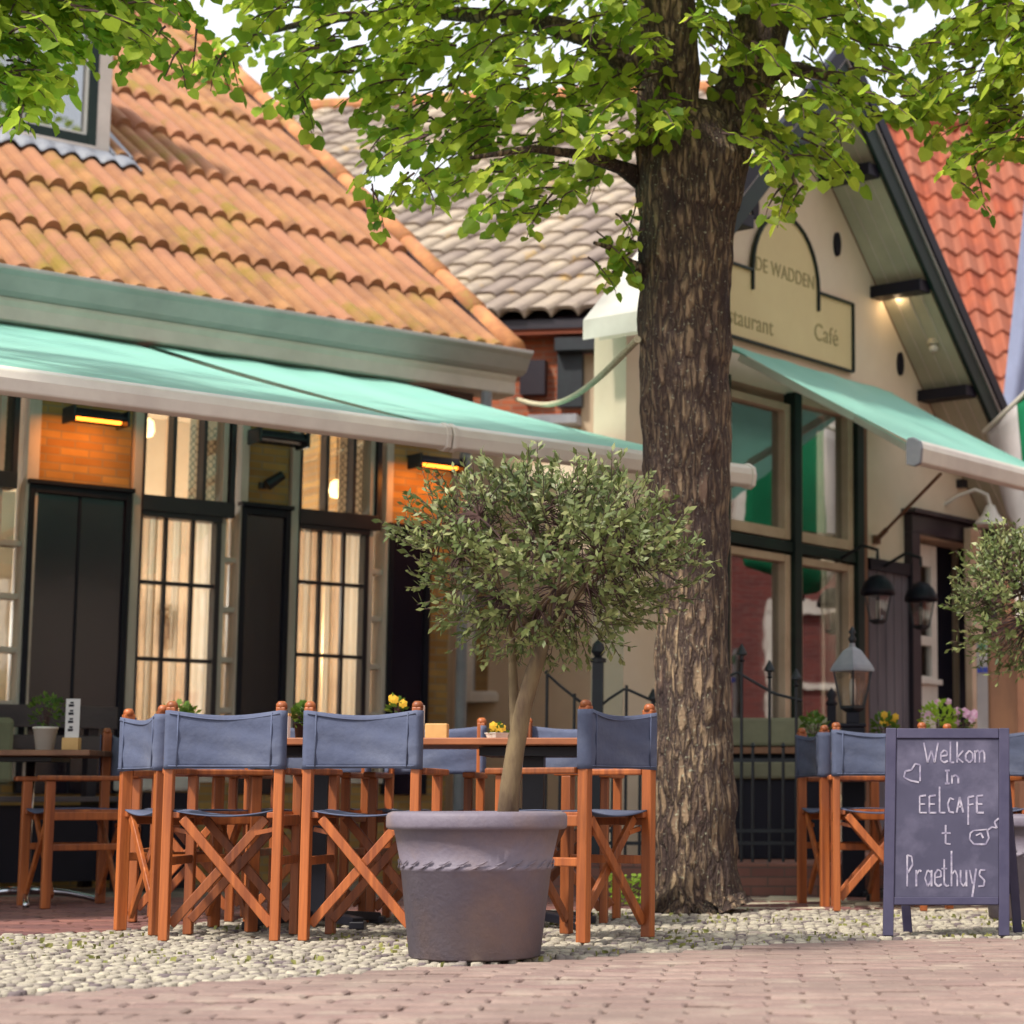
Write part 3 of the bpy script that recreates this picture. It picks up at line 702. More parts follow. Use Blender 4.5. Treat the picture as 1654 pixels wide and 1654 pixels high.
# =================================================================== CENTRE HOUSE
cen = thing('pantiled_house', C.P(0, 0, 0), 'house behind the cottage with pale grey pantiled roof and orange brick upper wall', 'house')
ez = C.un(850, 508, .2)[1]
eu0 = C.un(560, 500, .2)[0] - 2.2; eu1 = C.un(1003, 505, .2)[0]
TC = math.tan(math.radians(37))
top_w = -4.3
RE[0] = 5.0
pantiles(C, eu0 - 3, eu1, ((.22, ez), (top_w, ez + (.22 - top_w) * TC)), .225, .34, .075, .03, 'roof_tiles', M['paletile'], cen, shape='roll', ns=10, skew=.42, skip=lambda uu, ww: uu > eu1 - .02)
b = MB(); b.hexa([C.P(eu0 - 3, .18, ez - .12), C.P(eu1, .18, ez - .12), C.P(eu1, top_w, ez - .12 + (.18 - top_w) * TC), C.P(eu0 - 3, top_w, ez - .12 + (.18 - top_w) * TC),
                  C.P(eu0 - 3, .18, ez - .045), C.P(eu1, .18, ez - .045), C.P(eu1, top_w, ez - .045 + (.18 - top_w) * TC), C.P(eu0 - 3, top_w, ez - .045 + (.18 - top_w) * TC)])
b.build('roof', M['dark'], cen)
b = MB(); b.tube([C.P(eu0 - 3, top_w, ez + .03 + (.22 - top_w) * TC), C.P(eu1, top_w, ez + .03 + (.22 - top_w) * TC)], .1, 10); b.build('ridge', M['verge'], cen)
b = MB(); b.fb(C, eu0 - 3, eu1 - .02, top_w * 2, top_w, 0, ez + (.22 - top_w) * TC - .1); b.build('rear_wall', M['redbrick'], cen)
# skylight
def onC(x, y):
    for k in range(0, 700):
        ww = .2 - k * .01; uu, zz = C.un(x, y, ww)
        if zz <= ez + (.22 - ww) * TC: return uu, ww
    return 0, 0
sa = onC(552, 342); sb = onC(610, 258)
su0, su1 = sa[0], sa[0] + .95
def Cr(uu, ww, o): return C.P(uu, ww + o * math.sin(math.atan(TC)), ez + (.22 - ww) * TC + o * math.cos(math.atan(TC)))
sw0, sw1 = sa[1], sb[1]
b = MB(); 
for (a0_, a1_, c0_, c1_) in ((su0, su1, sw0, sw0 - .08), (su0, su1, sw1 + .08, sw1), (su0, su0 + .07, sw0 - .08, sw1 + .08), (su1 - .07, su1, sw0 - .08, sw1 + .08)):
    b.hexa([Cr(a0_, c0_, .0), Cr(a1_, c0_, .0), Cr(a1_, c1_, .0), Cr(a0_, c1_, .0), Cr(a0_, c0_, .1), Cr(a1_, c0_, .1), Cr(a1_, c1_, .1), Cr(a0_, c1_, .1)])
skf = b.build('skylight', M['zinc'], cen)
M['skyglass'] = mat('skylight_glass', lin((236, 240, 244)), None, .12, 2, metal=.6)
b = MB(); b.hexa([Cr(su0 + .07, sw0 - .08, .05), Cr(su1 - .07, sw0 - .08, .05), Cr(su1 - .07, sw1 + .08, .05), Cr(su0 + .07, sw1 + .08, .05), Cr(su0 + .07, sw0 - .08, .08), Cr(su1 - .07, sw0 - .08, .08), Cr(su1 - .07, sw1 + .08, .08), Cr(su0 + .07, sw1 + .08, .08)])
b.build('skylight_glass', M['skyglass'], skf)
# white verge at its right edge
b = MB(); b.hexa([Cr(eu1, .3, .04), Cr(eu1 + .34, .3, .04), Cr(eu1 + .34, -2.4, .04), Cr(eu1, -2.4, .04), Cr(eu1, .3, .1), Cr(eu1 + .34, .3, .1), Cr(eu1 + .34, -2.4, .1), Cr(eu1, -2.4, .1)])
b.build('verge_cap', M['white'], cen)
# walls
cu = lambda x, y=800, w_=0: C.un(x, y, w_)[0]
cz = lambda x, y, w_=0: C.un(x, y, w_)[1]
b = MB(); b.fb(C, -5, cu(940, 620), -.3, 0, cz(850, 672), ez + .02)
b.build('brick_wall', M['redbrick'], cen)
b = MB(); b.fb(C, cu(940, 620) + .002, cu(1120, 620), -.3, .02, .1, cz(1000, 572)); b.fb(C, -5, cu(738), -.3, -.01, .1, cz(850, 672) - .002)
b.fb(C, cu(738), cu(940, 620), -.3, -.01, 2.55, cz(850, 672) - .002)
b.build('rendered_wall', M['creamdull'], cen)
b = MB(); b.fb(C, eu0, cu(1035, 560), .02, .12, cz(900, 545), cz(900, 528)); b.build('eaves_board', M['beigewood'], cen)
b = MB(); b.fb(C, cu(905, 560), cu(1035, 560), .021, .2, cz(960, 572), cz(960, 552)); b.fb(C, cu(905, 560), cu(945, 560), .021, .1, cz(925, 660), cz(925, 573) - .002)
b.build('lead_gutter', M['iron'], cen)
b = MB(); b.fb(C, -5, eu1 + .1, -.2, .16, ez - .16, ez - .05); b.build('fascia', M['redtile'], cen)
b = MB(); b.fb(C, cu(820, 590), cu(835, 590), .0, .06, cz(828, 600), cz(828, 560)); b.fb(C, cu(845, 570), cu(885, 570), .003, .1, cz(870, 640), cz(870, 585)); b.build('wall_panel', M['dark'], cen)
b = MB(); b.fb(C, cu(862, 670), cu(940, 670), .0, .2, cz(900, 690), cz(900, 676)); b.build('ledge', M['zinc'], cen)
b = MB(); b.fb(C, cu(1008, 600), cu(1024, 600), .021, .05, cz(1016, 625), cz(1016, 575)); b.fb(C, cu(1014, 720), cu(1030, 720), .021, .1, cz(1022, 735), cz(1022, 712)); b.build('vent_box', M['gutter'], cen)
# ground floor openings
def win(fr, x0, x1, ya, yb, parent, frame_m, glass_m, t=.05, rail=(), mull=(), w_=0.0, name='window', inside=None, depth=.1, ft=None):
    xm, ym = (x0 + x1) / 2, (ya + yb) / 2
    a, b_ = fr.un(x0, ym, w_)[0], fr.un(x1, ym, w_)[0]; z1, z0 = fr.un(xm, ya, w_)[1], fr.un(xm, yb, w_)[1]
    z0 = max(z0, .18)
    m = MB(); m.fb(fr, a, a + t, w_ - .05, w_ + .04, z0, z1); m.fb(fr, b_ - t, b_, w_ - .05, w_ + .04, z0, z1)
    m.fb(fr, a + t, b_ - t, w_ - .05, w_ + .038, z0, z0 + t); m.fb(fr, a + t, b_ - t, w_ - .05, w_ + .038, z1 - t, z1)
    for r_ in rail:
        zr = fr.un(xm, r_, w_)[1]; m.fb(fr, a + t, b_ - t, w_ - .05, w_ + .03, zr - t * .4, zr + t * .4)
    for r_ in mull:
        ur = a + (b_ - a) * r_; m.fb(fr, ur - t * .3, ur + t * .3, w_ - .05, w_ + .028, z0 + t, z1 - t)
    o = m.build(name, frame_m, parent, bevel=.004)
    g_ = MB(); g_.fb(fr, a + t * .5, b_ - t * .5, w_ - .02, w_ - .015, z0 + t * .5, z1 - t * .5); g_.build('glass', glass_m, o)
    if inside:
        g_ = MB(); g_.fb(fr, a - .05, b_ + .05, w_ - .35, w_ - .3, z0 - .05, z1 + .05); g_.build('interior', inside, o)
    return o
win(C, 752, 868, 930, 1134, cen, M['white'], M['glassR'], .07, rail=(1122,), mull=(.5,), inside=M['redroom'])
win(C, 884, 948, 880, 1150, cen, M['white'], M['glassR'], .05, inside=M['curtain'])
win(C, 992, 1075, 860, 1160, cen, M['white'], M['glassR'], .05, rail=(1010,), inside=M['redroom'], w_=.03)
b = MB(); b.fb(C, cu(738), cu(940), -.02, 0, .17, .62); b.fb(C, cu(738), cu(752), -.02, .0, .62, 2.55); b.fb(C, cu(868), cu(884), -.02, 0, .62, 2.55); b.build('base_wall', M['beigewood'], cen)
b = MB(); b.fb(C, cu(951), cu(988), -.02, .045, .17, 2.5); b.build('shaded_gap', M['navy'], cen)  # blue-black slab in place of the shade inside an open gap

# =================================================================== GABLED CAFE (right)
gab = thing('gabled_cafe', R.P(0, 0, 0), 'cream rendered cafe with steep dark green bargeboards on its gable', 'house')
ru = lambda x, y=800, w_=0: R.un(x, y, w_)[0]
rz = lambda x, y, w_=0: R.un(x, y, w_)[1]
# gable roof lines in the facade plane
OV = .42
apx = R.un(1359, 140, OV)                       # apex of the inner edge, on the barge plane
rlo = R.un(1541, 560, OV); 
slR = (apx[1] - rlo[1]) / (rlo[0] - apx[0])
lft = R.un(1181, 380, OV); slL = (apx[1] - lft[1]) / (apx[0] - lft[0])
SLP = 1.04
print('slopes', slR, slL, apx, rlo, lft)
ua_, za_ = apx
slR = slL = SLP
uR = 1.42; uL = -3.2
zR = za_ - slR * (uR - ua_); zL = za_ - slL * (ua_ - uL)
# wall with openings: panes area and door
wx0, wx1 = ru(1160), ru(1380); dx0, dx1 = ru(1462), ru(1590)
wz1 = rz(1280, 640); dz1_ = rz(1525, 872); dz0_ = .17
wl = MB()
def wz(uu): return za_ - SLP * abs(uu - ua_) + .02
def wallpiece(a, b_, z0, z1=None):
    """vertical slab of wall from a to b_, up to the roof line when z1 is None"""
    if z1 is not None: wl.fb(R, a, b_, -.25, 0, z0, z1); return
    cuts = [a] + ([ua_] if a < ua_ < b_ else []) + [b_]
    for c0, c1 in zip(cuts, cuts[1:]):
        wl.prism([R.P(c0, 0, z0), R.P(c1, 0, z0), R.P(c1, 0, wz(c1)), R.P(c0, 0, wz(c0))], -R.N * .25)
wallpiece(-3.02, wx0, -.02); wallpiece(wx0, wx1, wz1); wallpiece(wx1, dx0, -.02); wallpiece(dx0, dx1, dz1_); wallpiece(dx1, uR - .02, -.02)
wallpiece(wx0, wx1, -.02, .5)
wl.build('wall', M['cream'], gab)
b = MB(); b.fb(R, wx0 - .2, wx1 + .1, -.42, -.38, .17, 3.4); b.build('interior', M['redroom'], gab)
b = MB(); b.fb(R, .3, uR - .06, -5.5, -.27, -.02, 3.25); b.build('rear_wall', M['cream'], gab)
# roof slabs
for sg, uE, wB in ((1, uR + .12, -.5), (-1, uL - .08, -.12)):
    zE = za_ - SLP * abs(uE - ua_)
    b = MB(); nn = Vector((0, 0, 1))
    q = [R.P(ua_, OV, za_ + .05), R.P(uE, OV, zE + .05), R.P(uE, wB, zE + .05), R.P(ua_, wB, za_ + .05)]
    if sg < 0: q = q[::-1]
    b.hexa(q + [p + Vector((0, 0, .12)) for p in q]); b.build('roof', M['white'] if sg < 0 else M['redtile'], gab)
    b = MB(); q = [R.P(ua_, OV - .02, za_ + .03), R.P(uE, OV - .02, zE + .03), R.P(uE, .005, zE + .03), R.P(ua_, .005, za_ + .03)]
    if sg < 0: q = q[::-1]
    b.hexa(q + [p + Vector((0, 0, .018)) for p in q]); sf = b.build('soffit', M['soffit'], gab)
    b = MB()
    for k in range(1, 4):
        ww = OV * k / 4; 
        b.bar(R.P(ua_, ww, za_ + .028), R.P(uE, ww, zE + .028), .006, .006)
    b.build('board_joint', M['cornice'], sf)
    # bargeboards: dark green board, pale line, blue-black outer trim
    def strip(o0, o1, w0_, w1_, m_, nm, z_extra=0):
        b = MB(); sgn = 1
        pts = [(ua_, za_ + o0 * math.hypot(1, SLP)), (uE, zE + o0 * math.hypot(1, SLP)), (uE, zE + o1 * math.hypot(1, SLP)), (ua_, za_ + o1 * math.hypot(1, SLP))]
        b.prism([R.P(a, w0_, z) for a, z in pts], R.N * (w1_ - w0_)); return b.build(nm, m_, gab, bevel=.004)
    strip(0.0, .125, OV + .002, OV + .035, M['green'], 'bargeboard')
    strip(.127, .14, OV + .002, OV + .05, M['gutter'], 'barge_trim')
    strip(.142, .23, OV + .002, OV + .065, M['navy'], 'barge_cap')
# purlin ends across the soffit
for (x, y, hgt) in ((1358, 303, .085), (1444, 486, .085), (1510, 648, .08)):
    a, z = R.un(x, y, .0)
    zz = z; ulim = ua_ + (za_ - zz) / SLP
    b = MB(); b.fb(R, ulim - .12, ulim + .02, .004, OV - .002, zz - hgt / 2, zz + hgt / 2); b.build('purlin', M['navy'], gab, bevel=.005)
    b = MB(); b.fb(R, 2 * ua_ - ulim - .02, 2 * ua_ - ulim + .12, .004, OV - .002, zz - hgt / 2, zz + hgt / 2); b.build('purlin', M['navy'], gab, bevel=.005)
# oval wall anchors
for x, y in ((1350, 395), (1452, 588), (1217, 395 - 60)):
    a, z = R.un(x, y); b = MB(); n = 20
    b.prism([R.P(a + .036 * math.cos(6.283 * k / n), .003, z + .085 * math.sin(6.283 * k / n)) for k in range(n)], R.N * .02); b.build('oval_vent', M['navy'], gab)
# shop window: dark posts, rails, beige frames
pw = ru(1275) ; PT = .045
b = MB(); zb, zt = .5, wz1
for x in (1160, 1276, 1377): b.fb(R, ru(x) - PT, ru(x) + PT * .8, -.02, .075, zb, zt + .01)
midz = rz(1275, 886)
b.fb(R, wx0, ru(1377) - PT, -.02, .06, midz - .035, midz + .035); b.build('window_post', M['green'], gab, bevel=.004)
b = MB(); b.fb(R, ru(1377) + PT * .8 + .003, ru(1377) + PT * .8 + .075, .003, .05, .17, wz1 + .1); b.build('wood_trim', M['brownwood'], gab)
for (xa, xb) in ((1165, 1262), (1286, 1362)):
    for (ya, yb) in ((640, 860), (905, 1160)):
        a, b_ = ru(xa) , ru(xb); z1 = rz((xa + xb) / 2, ya) if ya < 700 else midz - .05; z0 = midz + .05 if ya < 700 else .55
        z1 = min(z1, wz1)
        m = MB(); t = .05; a += .0
        lo_, hi_ = (ru(1160) + PT * .8 + .003, ru(1276) - PT - .003) if xa < 1200 else (ru(1276) + PT * .8 + .003, ru(1377) - PT - .003)
        m.fb(R, lo_, lo_ + t, -.04, .04, z0, z1); m.fb(R, hi_ - t * 1.3, hi_, -.04, .04, z0, z1); m.fb(R, lo_ + t, hi_ - t * 1.3, -.04, .038, z0, z0 + t * 1.4); m.fb(R, lo_ + t, hi_ - t * 1.3, -.04, .038, z1 - t, z1)
        o = m.build('window', M['beigewood'], gab, bevel=.004)
        g_ = MB(); g_.fb(R, lo_ + .01, hi_ - .01, -.02, -.014, z0 + .01, z1 - .01); g_.build('glass', M['glassR'], o)
# dark plank wainscot right of the window, up to the door
wz_ = rz(1430, 912)
b = MB(); k = 0; a = ru(1397)
while a < ru(1462) - .02:
    b.fb(R, a, min(a + .1, ru(1462) - .01), .003, .03, .17, wz_, ); a += .108
b.build('plank_wainscot', M['greyplank'], gab, bevel=.004)
b = MB(); b.fb(R, ru(1394), ru(1464), .031, .06, wz_ - .06, wz_ + .02); b.build('wainscot_cap', M['navy'], gab)
# door with cornice
b = MB(); b.fb(R, dx0 - .02, dx0 + .09, -.2, .07, .17, dz1_); b.fb(R, dx1 - .07, dx1 + .03, -.2, .07, .17, dz1_); b.fb(R, dx0 - .02, dx1 + .03, -.2, .07, dz1_ + .001, dz1_ + .13)
b.fb(R, dx0 - .06, dx1 + .07, .0, .12, dz1_ + .132, dz1_ + .165)
dr = b.build('door_frame', M['dark'], gab, bevel=.004)
b = MB(); du0, du1_ = dx0 + .10, dx0 + .10 + (dx1 - dx0) * .42
b.fb(R, du0, du0 + .08, -.14, -.09, .19, dz1_ - .04); b.fb(R, du1_ - .08, du1_, -.14, -.09, .19, dz1_ - .04)
zc = rz(1500, 1090); zd = rz(1500, 1036); 
b.fb(R, du0 + .08, du1_ - .08, -.14, -.09, .19, zc); b.fb(R, du0 + .08, du1_ - .08, -.14, -.09, zd - .02, zd + .05); b.fb(R, du0 + .08, du1_ - .08, -.14, -.09, dz1_ - .2, dz1_ - .04)
b.fb(R, (du0 + du1_) / 2 - .02, (du0 + du1_) / 2 + .02, -.13, -.1, zc, dz1_ - .2)
b.fb(R, du0 - .02, du1_ + .02, -.09, -.06, zc - .06, zc - .02)
do = b.build('door', M['white'], gab, bevel=.004)
b = MB(); b.fb(R, du0 + .06, du1_ - .06, -.12, -.115, zc - .01, dz1_ - .15); b.build('glass', M['glassR'], do)
b = MB(); b.tube([R.P(du1_ - .04, -.09, 1.2), R.P(du1_ - .04, -.04, 1.2), R.P(du1_ - .13, -.04, 1.2)], .012, 8); b.build('handle', M['chrome'], do)
b = MB(); b.fb(R, du1_ + .005, dx1 - .075, -.3, -.25, .17, dz1_); b.fb(R, dx0, dx1, -.9, -.85, .17, dz1_); b.build('dark_hall', M['navy'], gab)
b = MB(); b.fb(R, ru(1562, 1000, .1), ru(1580, 1000, .1), .08, .14, .17, rz(1570, 860)); b.build('corner_post', M['beigewood'], gab, bevel=.004)
b = MB(); b.fb(R, dx1 + .09, uR - .03, .003, .04, .17, rz(1600, 770)); b.build('side_panel', M['navy'], gab)
b = MB(); a, z = R.un(1548, 782); b.fb(R, a - .03, a + .03, .0, .06, z - .03, z + .03); b.build('alarm_box', M['black'], gab)

# sign on the gable ----------------------------------------------
sg0 = R.un(1370, 540)[0]; slu = R.un(1344, 487)
sz0 = 3.45; zsh = rz(1350, 485); uS1 = ru(1372, 540); ucc = ru(1264, 420); uS0 = 2 * ucc - uS1
rad = ru(1316, 470) - ucc; ztop_ = rz(1262, 350)
st = thing('cafe_sign', R.P(ucc, 0, sz0), 'cream painted sign with arched top and dark outline on the gable wall', 'sign')
pts = [(uS0, sz0), (uS1, sz0), (uS1, zsh)]
arch = [(ucc + rad * math.cos(PI * k / 16) , zsh + (ztop_ - zsh) * math.sin(PI * k / 16)) for k in range(17)]
pts += [(ucc + rad, zsh)] + arch[1:-1] + [(ucc - rad, zsh), (uS0, zsh)]
b = MB(); b.prism([R.P(a, .004, z) for a, z in pts], R.N * .018); b.build('board', M['sign'], st)
b = MB(); tk = .014
def rib(pl, r=.014):
    for p, q in zip(pl, pl[1:]):
        b.bar(R.P(p[0], .028, p[1]), R.P(q[0], .028, q[1]), .016, r * 2, up=R.N)
rib([(uS0, sz0), (uS1, sz0), (uS1, zsh), (ucc + rad, zsh + .0)]); rib([(ucc - rad, zsh), (uS0, zsh), (uS0, sz0)])
rib([(ucc + rad, zsh - .13)] + arch + [(ucc - rad, zsh - .13)], .015)
b.build('outline', M['green'], st)
def text(body, size, pos, fr, mt, parent, name, align='CENTER', w_=.024, ext=.002, sx=1.0):
    cu_ = bpy.data.curves.new(name, 'FONT'); cu_.body = body; cu_.size = size; cu_.extrude = ext; cu_.align_x = align; cu_.space_character = 1.05
    to = bpy.data.objects.new(name + '_tmp', cu_); COL.objects.link(to)
    dg = bpy.context.evaluated_depsgraph_get(); me = bpy.data.meshes.new_from_object(to.evaluated_get(dg))
    bpy.data.objects.remove(to)
    o = bpy.data.objects.new(name, me); COL.objects.link(o); me.materials.clear(); me.materials.append(mt)
    p = fr.P(pos[0], w_, pos[1])
    Mx = Matrix(((fr.U.x * sx, 0, fr.N.x), (fr.U.y * sx, 0, fr.N.y), (0, 1, 0))).to_4x4()
    for v in me.vertices: v.co = Mx @ v.co + p - BASE[parent.name]
    o.parent = parent; BASE[o.name] = BASE[parent.name]
    return o
text('DE WADDEN', .135, (ucc, rz(1262, 452)), R, M['letter'], st, 'lettering', sx=.82)
text('Restaurant', .16, (ru(1205, 510) - .06, rz(1205, 530) - .005), R, M['letter'], st, 'lettering', sx=.9)
text('Café', .17, (ru(1330, 530), rz(1330, 552) - .01), R, M['letter'], st, 'lettering', sx=.9)

# awning on the cafe
awning(R, -2.16, -.2, 3.36, 1.46, 2.60, 'mint green awning on the cream gabled cafe', armw=.3, barh=.14, sag=.02, w0=.1)
b = MB(); p0 = R.P(*((lambda q: (q[0], .02, q[1]))(R.un(1412, 872)))); p1 = R.P(-1.55, 1.3, 2.5)
t = thing('awning_strut', p0, 'thin brass rod from the cafe wall up to the awning bar', 'rod')
b.tube([p0, p1], .011, 8); b.build('rod', M['brownwood'], t)
b = MB(); b.lathe(p0 + R.N * .0, [(0, -.03), (.03, -.03), (.03, .03), (0, .03)], 10); b.tube([p0, p0 + (p1 - p0).normalized() * .3], .018, 8); b.build('socket', M['brownwood'], t)

# gooseneck lamp by the door
a, z = R.un(1530, 815, .02)
t = thing('gooseneck_lamp', R.P(a, 0, z), 'white swan neck wall lamp above the cafe door', 'lamp')
b = MB(); b.tube([R.P(a, 0, z), R.P(a + .02, .1, z + .06), R.P(a + .06, .22, z + .1), R.P(a + .1, .3, z + .06), R.P(a + .11, .32, z - .02)], .014, 8); b.build('neck', M['white'], t)
b = MB(); b.smooth = True; b.lathe(R.P(a + .11, .32, z - .17), [(.13, 0), (.11, .03), (.06, .08), (.03, .15), (0, .155)], 20); b.build('lamp_shade', M['white'], t, solid=.004)
# small spot lamps under the overhang
def spot(x, y, lit, label):
    a, z = R.un(x, y, .25); t = thing('soffit_lamp', R.P(a, .25, z), label, 'lamp')
    b = MB(); b.smooth = True; b.lathe(R.P(a, .25, z - .03), [(0, 0), (.03, .005), (.035, .03), (.02, .06), (0, .06)], 12); b.build('bulb', M['bulb'] if lit else M['white'], t)
    b = MB(); b.tube([R.P(a, .25, z + .02), R.P(a + .05, .25, z + .12)], .016, 8); b.lathe(R.P(a + .0, .25, z + .025), [(0, .0), (.045, 0), (.04, .04), (0, .05)], 12); b.build('holder', M['black'] if lit else M['soffit'], t)
    if lit:
        li = bpy.data.lights.new('bulb_light', 'POINT'); li.energy = 3; li.color = (1, .7, .4); li.shadow_soft_size = .04
        lo = bpy.data.objects.new('bulb_light', li); COL.objects.link(lo); lo.parent = t; lo.location = R.N * -.12 + Vector((0, 0, -.08))
spot(1472, 457, True, 'small lit bulb under the overhang of the green bargeboard')
spot(1508, 562, False, 'unlit pale lamp box under the lower end of the gable overhang')

# hanging lanterns by the door
def lantern(p, s, t, green=True):
    """square tapering lantern body hanging below point p"""
    b = MB(); n = 4
    def ring(r, z): return [Vector((p.x + r * math.cos(PI / 4 + k * PI / 2), p.y + r * math.sin(PI / 4 + k * PI / 2), p.z + z)) for k in range(4)]
    return b
def lantern_body(p, s, t, mt, top_m):
    b = MB(); b.lathe(p, [(0, .30 * s), (.02 * s, .30 * s), (.025 * s, .27 * s), (.07 * s, .24 * s), (.15 * s, .13 * s), (.165 * s, .10 * s), (.165 * s, .085 * s), (0, .085 * s)], 4); b.build('lantern_roof', top_m, t)
    b = MB()
    for k in range(4):
        a = k * PI / 2
        b.bar(p + Vector((.14 * s * math.cos(a), .14 * s * math.sin(a), .085 * s)), p + Vector((.085 * s * math.cos(a), .085 * s * math.sin(a), -.19 * s)), .014 * s, .014 * s)
    b.lathe(p, [(0, -.22 * s), (.05 * s, -.22 * s), (.095 * s, -.19 * s), (.095 * s, -.17 * s), (0, -.17 * s)], 4)
    b.build('lantern_frame', mt, t)
    b = MB(); b.lathe(p, [(.13 * s, .08 * s), (.08 * s, -.17 * s)], 4); b.build('glass', M['lampglass'], t)
    b = MB(); b.smooth = True; b.lathe(p, [(0, -.16 * s), (.02 * s, -.16 * s), (.025 * s, -.03 * s), (.018 * s, .03 * s), (0, .035 * s)], 10); b.build('bulb', M['white'], t)
for (x, y, lab) in ((1418, 975, 'dark lantern on the grey planks left of the cafe door'), (1488, 985, 'dark lantern hanging in front of the cafe door')):
    a, z = R.un(x, y, .35); p = R.P(a, .35, z); t = thing('wall_lantern', p, lab, 'lantern', 'dark lanterns beside the cafe door')
    lantern_body(p, .62, t, M["iron"], M["navy"])
    b = MB(); b.tube([p + Vector((0, 0, .3)), p + Vector((0, 0, .36)), p + R.N * -.12 + Vector((0, 0, .4)), p + R.N * -.34 + Vector((0, 0, .3))], .012, 6); b.build('bracket', M['iron'], t)
    b = MB(); b.smooth = True; b.lathe(p, [(.115, .06), (.112, .09), (.09, .14), (.05, .18), (0, .195)], 16); b.build('lantern_hood', M['navy'], t, solid=.004)

# =================================================================== RED ROOF HOUSE (far right)
red = thing('red_roofed_house', D.P(0, 0, 0), 'far house with bright orange red pantiles right of the gabled cafe', 'house')
dz_e = D.un(1600, 655, 0)[1]; TD = math.tan(math.radians(52))
pantiles(D, -3.2, 6.2, ((.15, dz_e - .2), (-3.1, dz_e - .2 + 3.25 * TD)), .232, .35, .042, .035, 'roof_tiles', M['redtile'], red, shape='s', ns=8)
b = MB(); b.hexa([D.P(-3.2, .1, dz_e - .34), D.P(6.2, .1, dz_e - .34), D.P(6.2, -3.1, dz_e - .34 + 3.2 * TD), D.P(-3.2, -3.1, dz_e - .34 + 3.2 * TD), D.P(-3.2, .1, dz_e - .26), D.P(6.2, .1, dz_e - .26), D.P(6.2, -3.1, dz_e - .26 + 3.2 * TD), D.P(-3.2, -3.1, dz_e - .26 + 3.2 * TD)])
b.build('roof', M['dark'], red)
b = MB(); b.fb(D, -3.2, 6.2, -6.3, -.1, 0, dz_e - .35); b.build('wall', M['brownwood'], red)
b = MB(); b.tube([D.P(-3.2, -3.1, dz_e - .15 + 3.25 * TD), D.P(6.2, -3.1, dz_e - .15 + 3.25 * TD)], .11, 10); b.build('ridge', M['redtile'], red)
win(D, 1640, 1800, 760, 1000, red, M['white'], M['glassR'], .07, w_=-.06, mull=(.5,))

# opposite houses outside the frame, seen as reflections in the windows
O = Frame(1660, 10.0, 0); O.O = Vector((9.5, 4, 0)); O.U = Vector((0, 1, 0)); O.N = Vector((-1, 0, 0))
op = thing('brick_house', O.P(12.5, 0, 0), 'maroon brick house across the square, reflected in the cafe windows', 'house')
b = MB(); b.fb(O, 9.8, 18, -4, 0, -.02, 4.6); b.build('wall', M['oppbrick'], op)
b = MB(); b.prism([O.P(9.8, .2, 4.6), O.P(9.8, -4.2, 4.6), O.P(9.8, -2, 7)], O.U * 8.2); b.build('roof', M['rooftile'], op)
for k in range(3):
    b = MB(); q = 10.4 + k * 2.6; b.fb(O, q, q + 1.2, .003, .06, .9, 1.0); b.fb(O, q, q + .1, .003, .05, 1.0, 2.6); b.fb(O, q + 1.1, q + 1.2, .003, .05, 1.0, 2.6); b.fb(O, q, q + 1.2, .003, .06, 2.6, 2.75); b.fb(O, q + .1, q + 1.1, .003, .04, 1.75, 1.82)
    b.build('window', M['white'], op)
b = MB(); b.prism([O.P(12.6, .02, 3.4), O.P(14.6, .02, 3.4), O.P(14.6, .02, 4.4), O.P(13.6, .02, 5.4), O.P(12.6, .02, 4.4)], O.N * .15); b.build('dormer', M['white'], op)
oc = thing('cream_house', O.P(3, 0, 0), 'cream house with white pilasters across the square, outside the picture at the right', 'house')
b = MB(); b.fb(O, -8, 9.7, -4, 0, -.02, 6); b.build('wall', M['tan'], oc)
b = MB(); b.prism([O.P(-8, .2, 6), O.P(-8, -4.2, 6), O.P(-8, -2, 8.4)], O.U * 17.7); b.build('roof', M['redtile'], oc)
for k in range(24):
    q = -7.8 + k * .73; b = MB(); b.fb(O, q, q + .26, .003, .08, 0, 5.9); b.build('pilaster', M['white'], oc)
    if k % 2: b = MB(); b.fb(O, q + .3, q + .68, .003, .03, .3, 1.9); b.build('window', M['terracotta'], oc)

# =================================================================== FLAGS at the right edge
p0 = atY(1590, 698, 15.1); p1 = atY(1740, 556, 14.3)
t = thing('green_white_flag', p0, 'green and white flag hanging from a slanting white pole right of the cafe awning', 'flag')
b = MB(); b.tube([p0, p1], .02, 8); b.build('pole', M['awnbar'], t)
def flagpart(us, name, mt):
    g_ = []
    for i in range(len(us)):
        row = []; a = us[i]; top = p0.lerp(p1, a)
        for j in range(15):
            bq = j / 14; ln = .55 + .75 * min(1, a * 2.3)
            fold = .04 * math.sin(a * 16 + bq * 2.5) * (.3 + bq)
            row.append(top + Vector((.16 * bq * (1 - a) * .9, fold, -.02 - ln * bq)))
        g_.append(row)
    m = MB(); m.smooth = True; m.sheet(g_); m.build(name, mt, t, solid=.003)
flagpart([.02 + .34 * k / 8 for k in range(9)], 'white_cloth', M['flagwhite'])
flagpart([.36 + .6 * k / 12 for k in range(13)], 'green_cloth', M['flaggreen'])
q0 = atY(1668, 300, 16.6); q1 = atY(1626, 690, 16.6)
t = thing('blue_grey_banner', q1, 'blue grey banner hanging in front of the red tiled roof at the right edge', 'banner')
g_ = []
for i in range(16):
    a = i / 15; c = q0.lerp(q1, a); ww = .34 - .1 * a; row = []
    for j in range(9):
        bq = j / 8; row.append(c + Vector((-.05 + ww * bq, .03 * math.sin(bq * 9 + a * 2), 0)))
    g_.append(row)
m = MB(); m.smooth = True; m.sheet(g_); m.build('cloth', M['banner'], t, solid=.003)
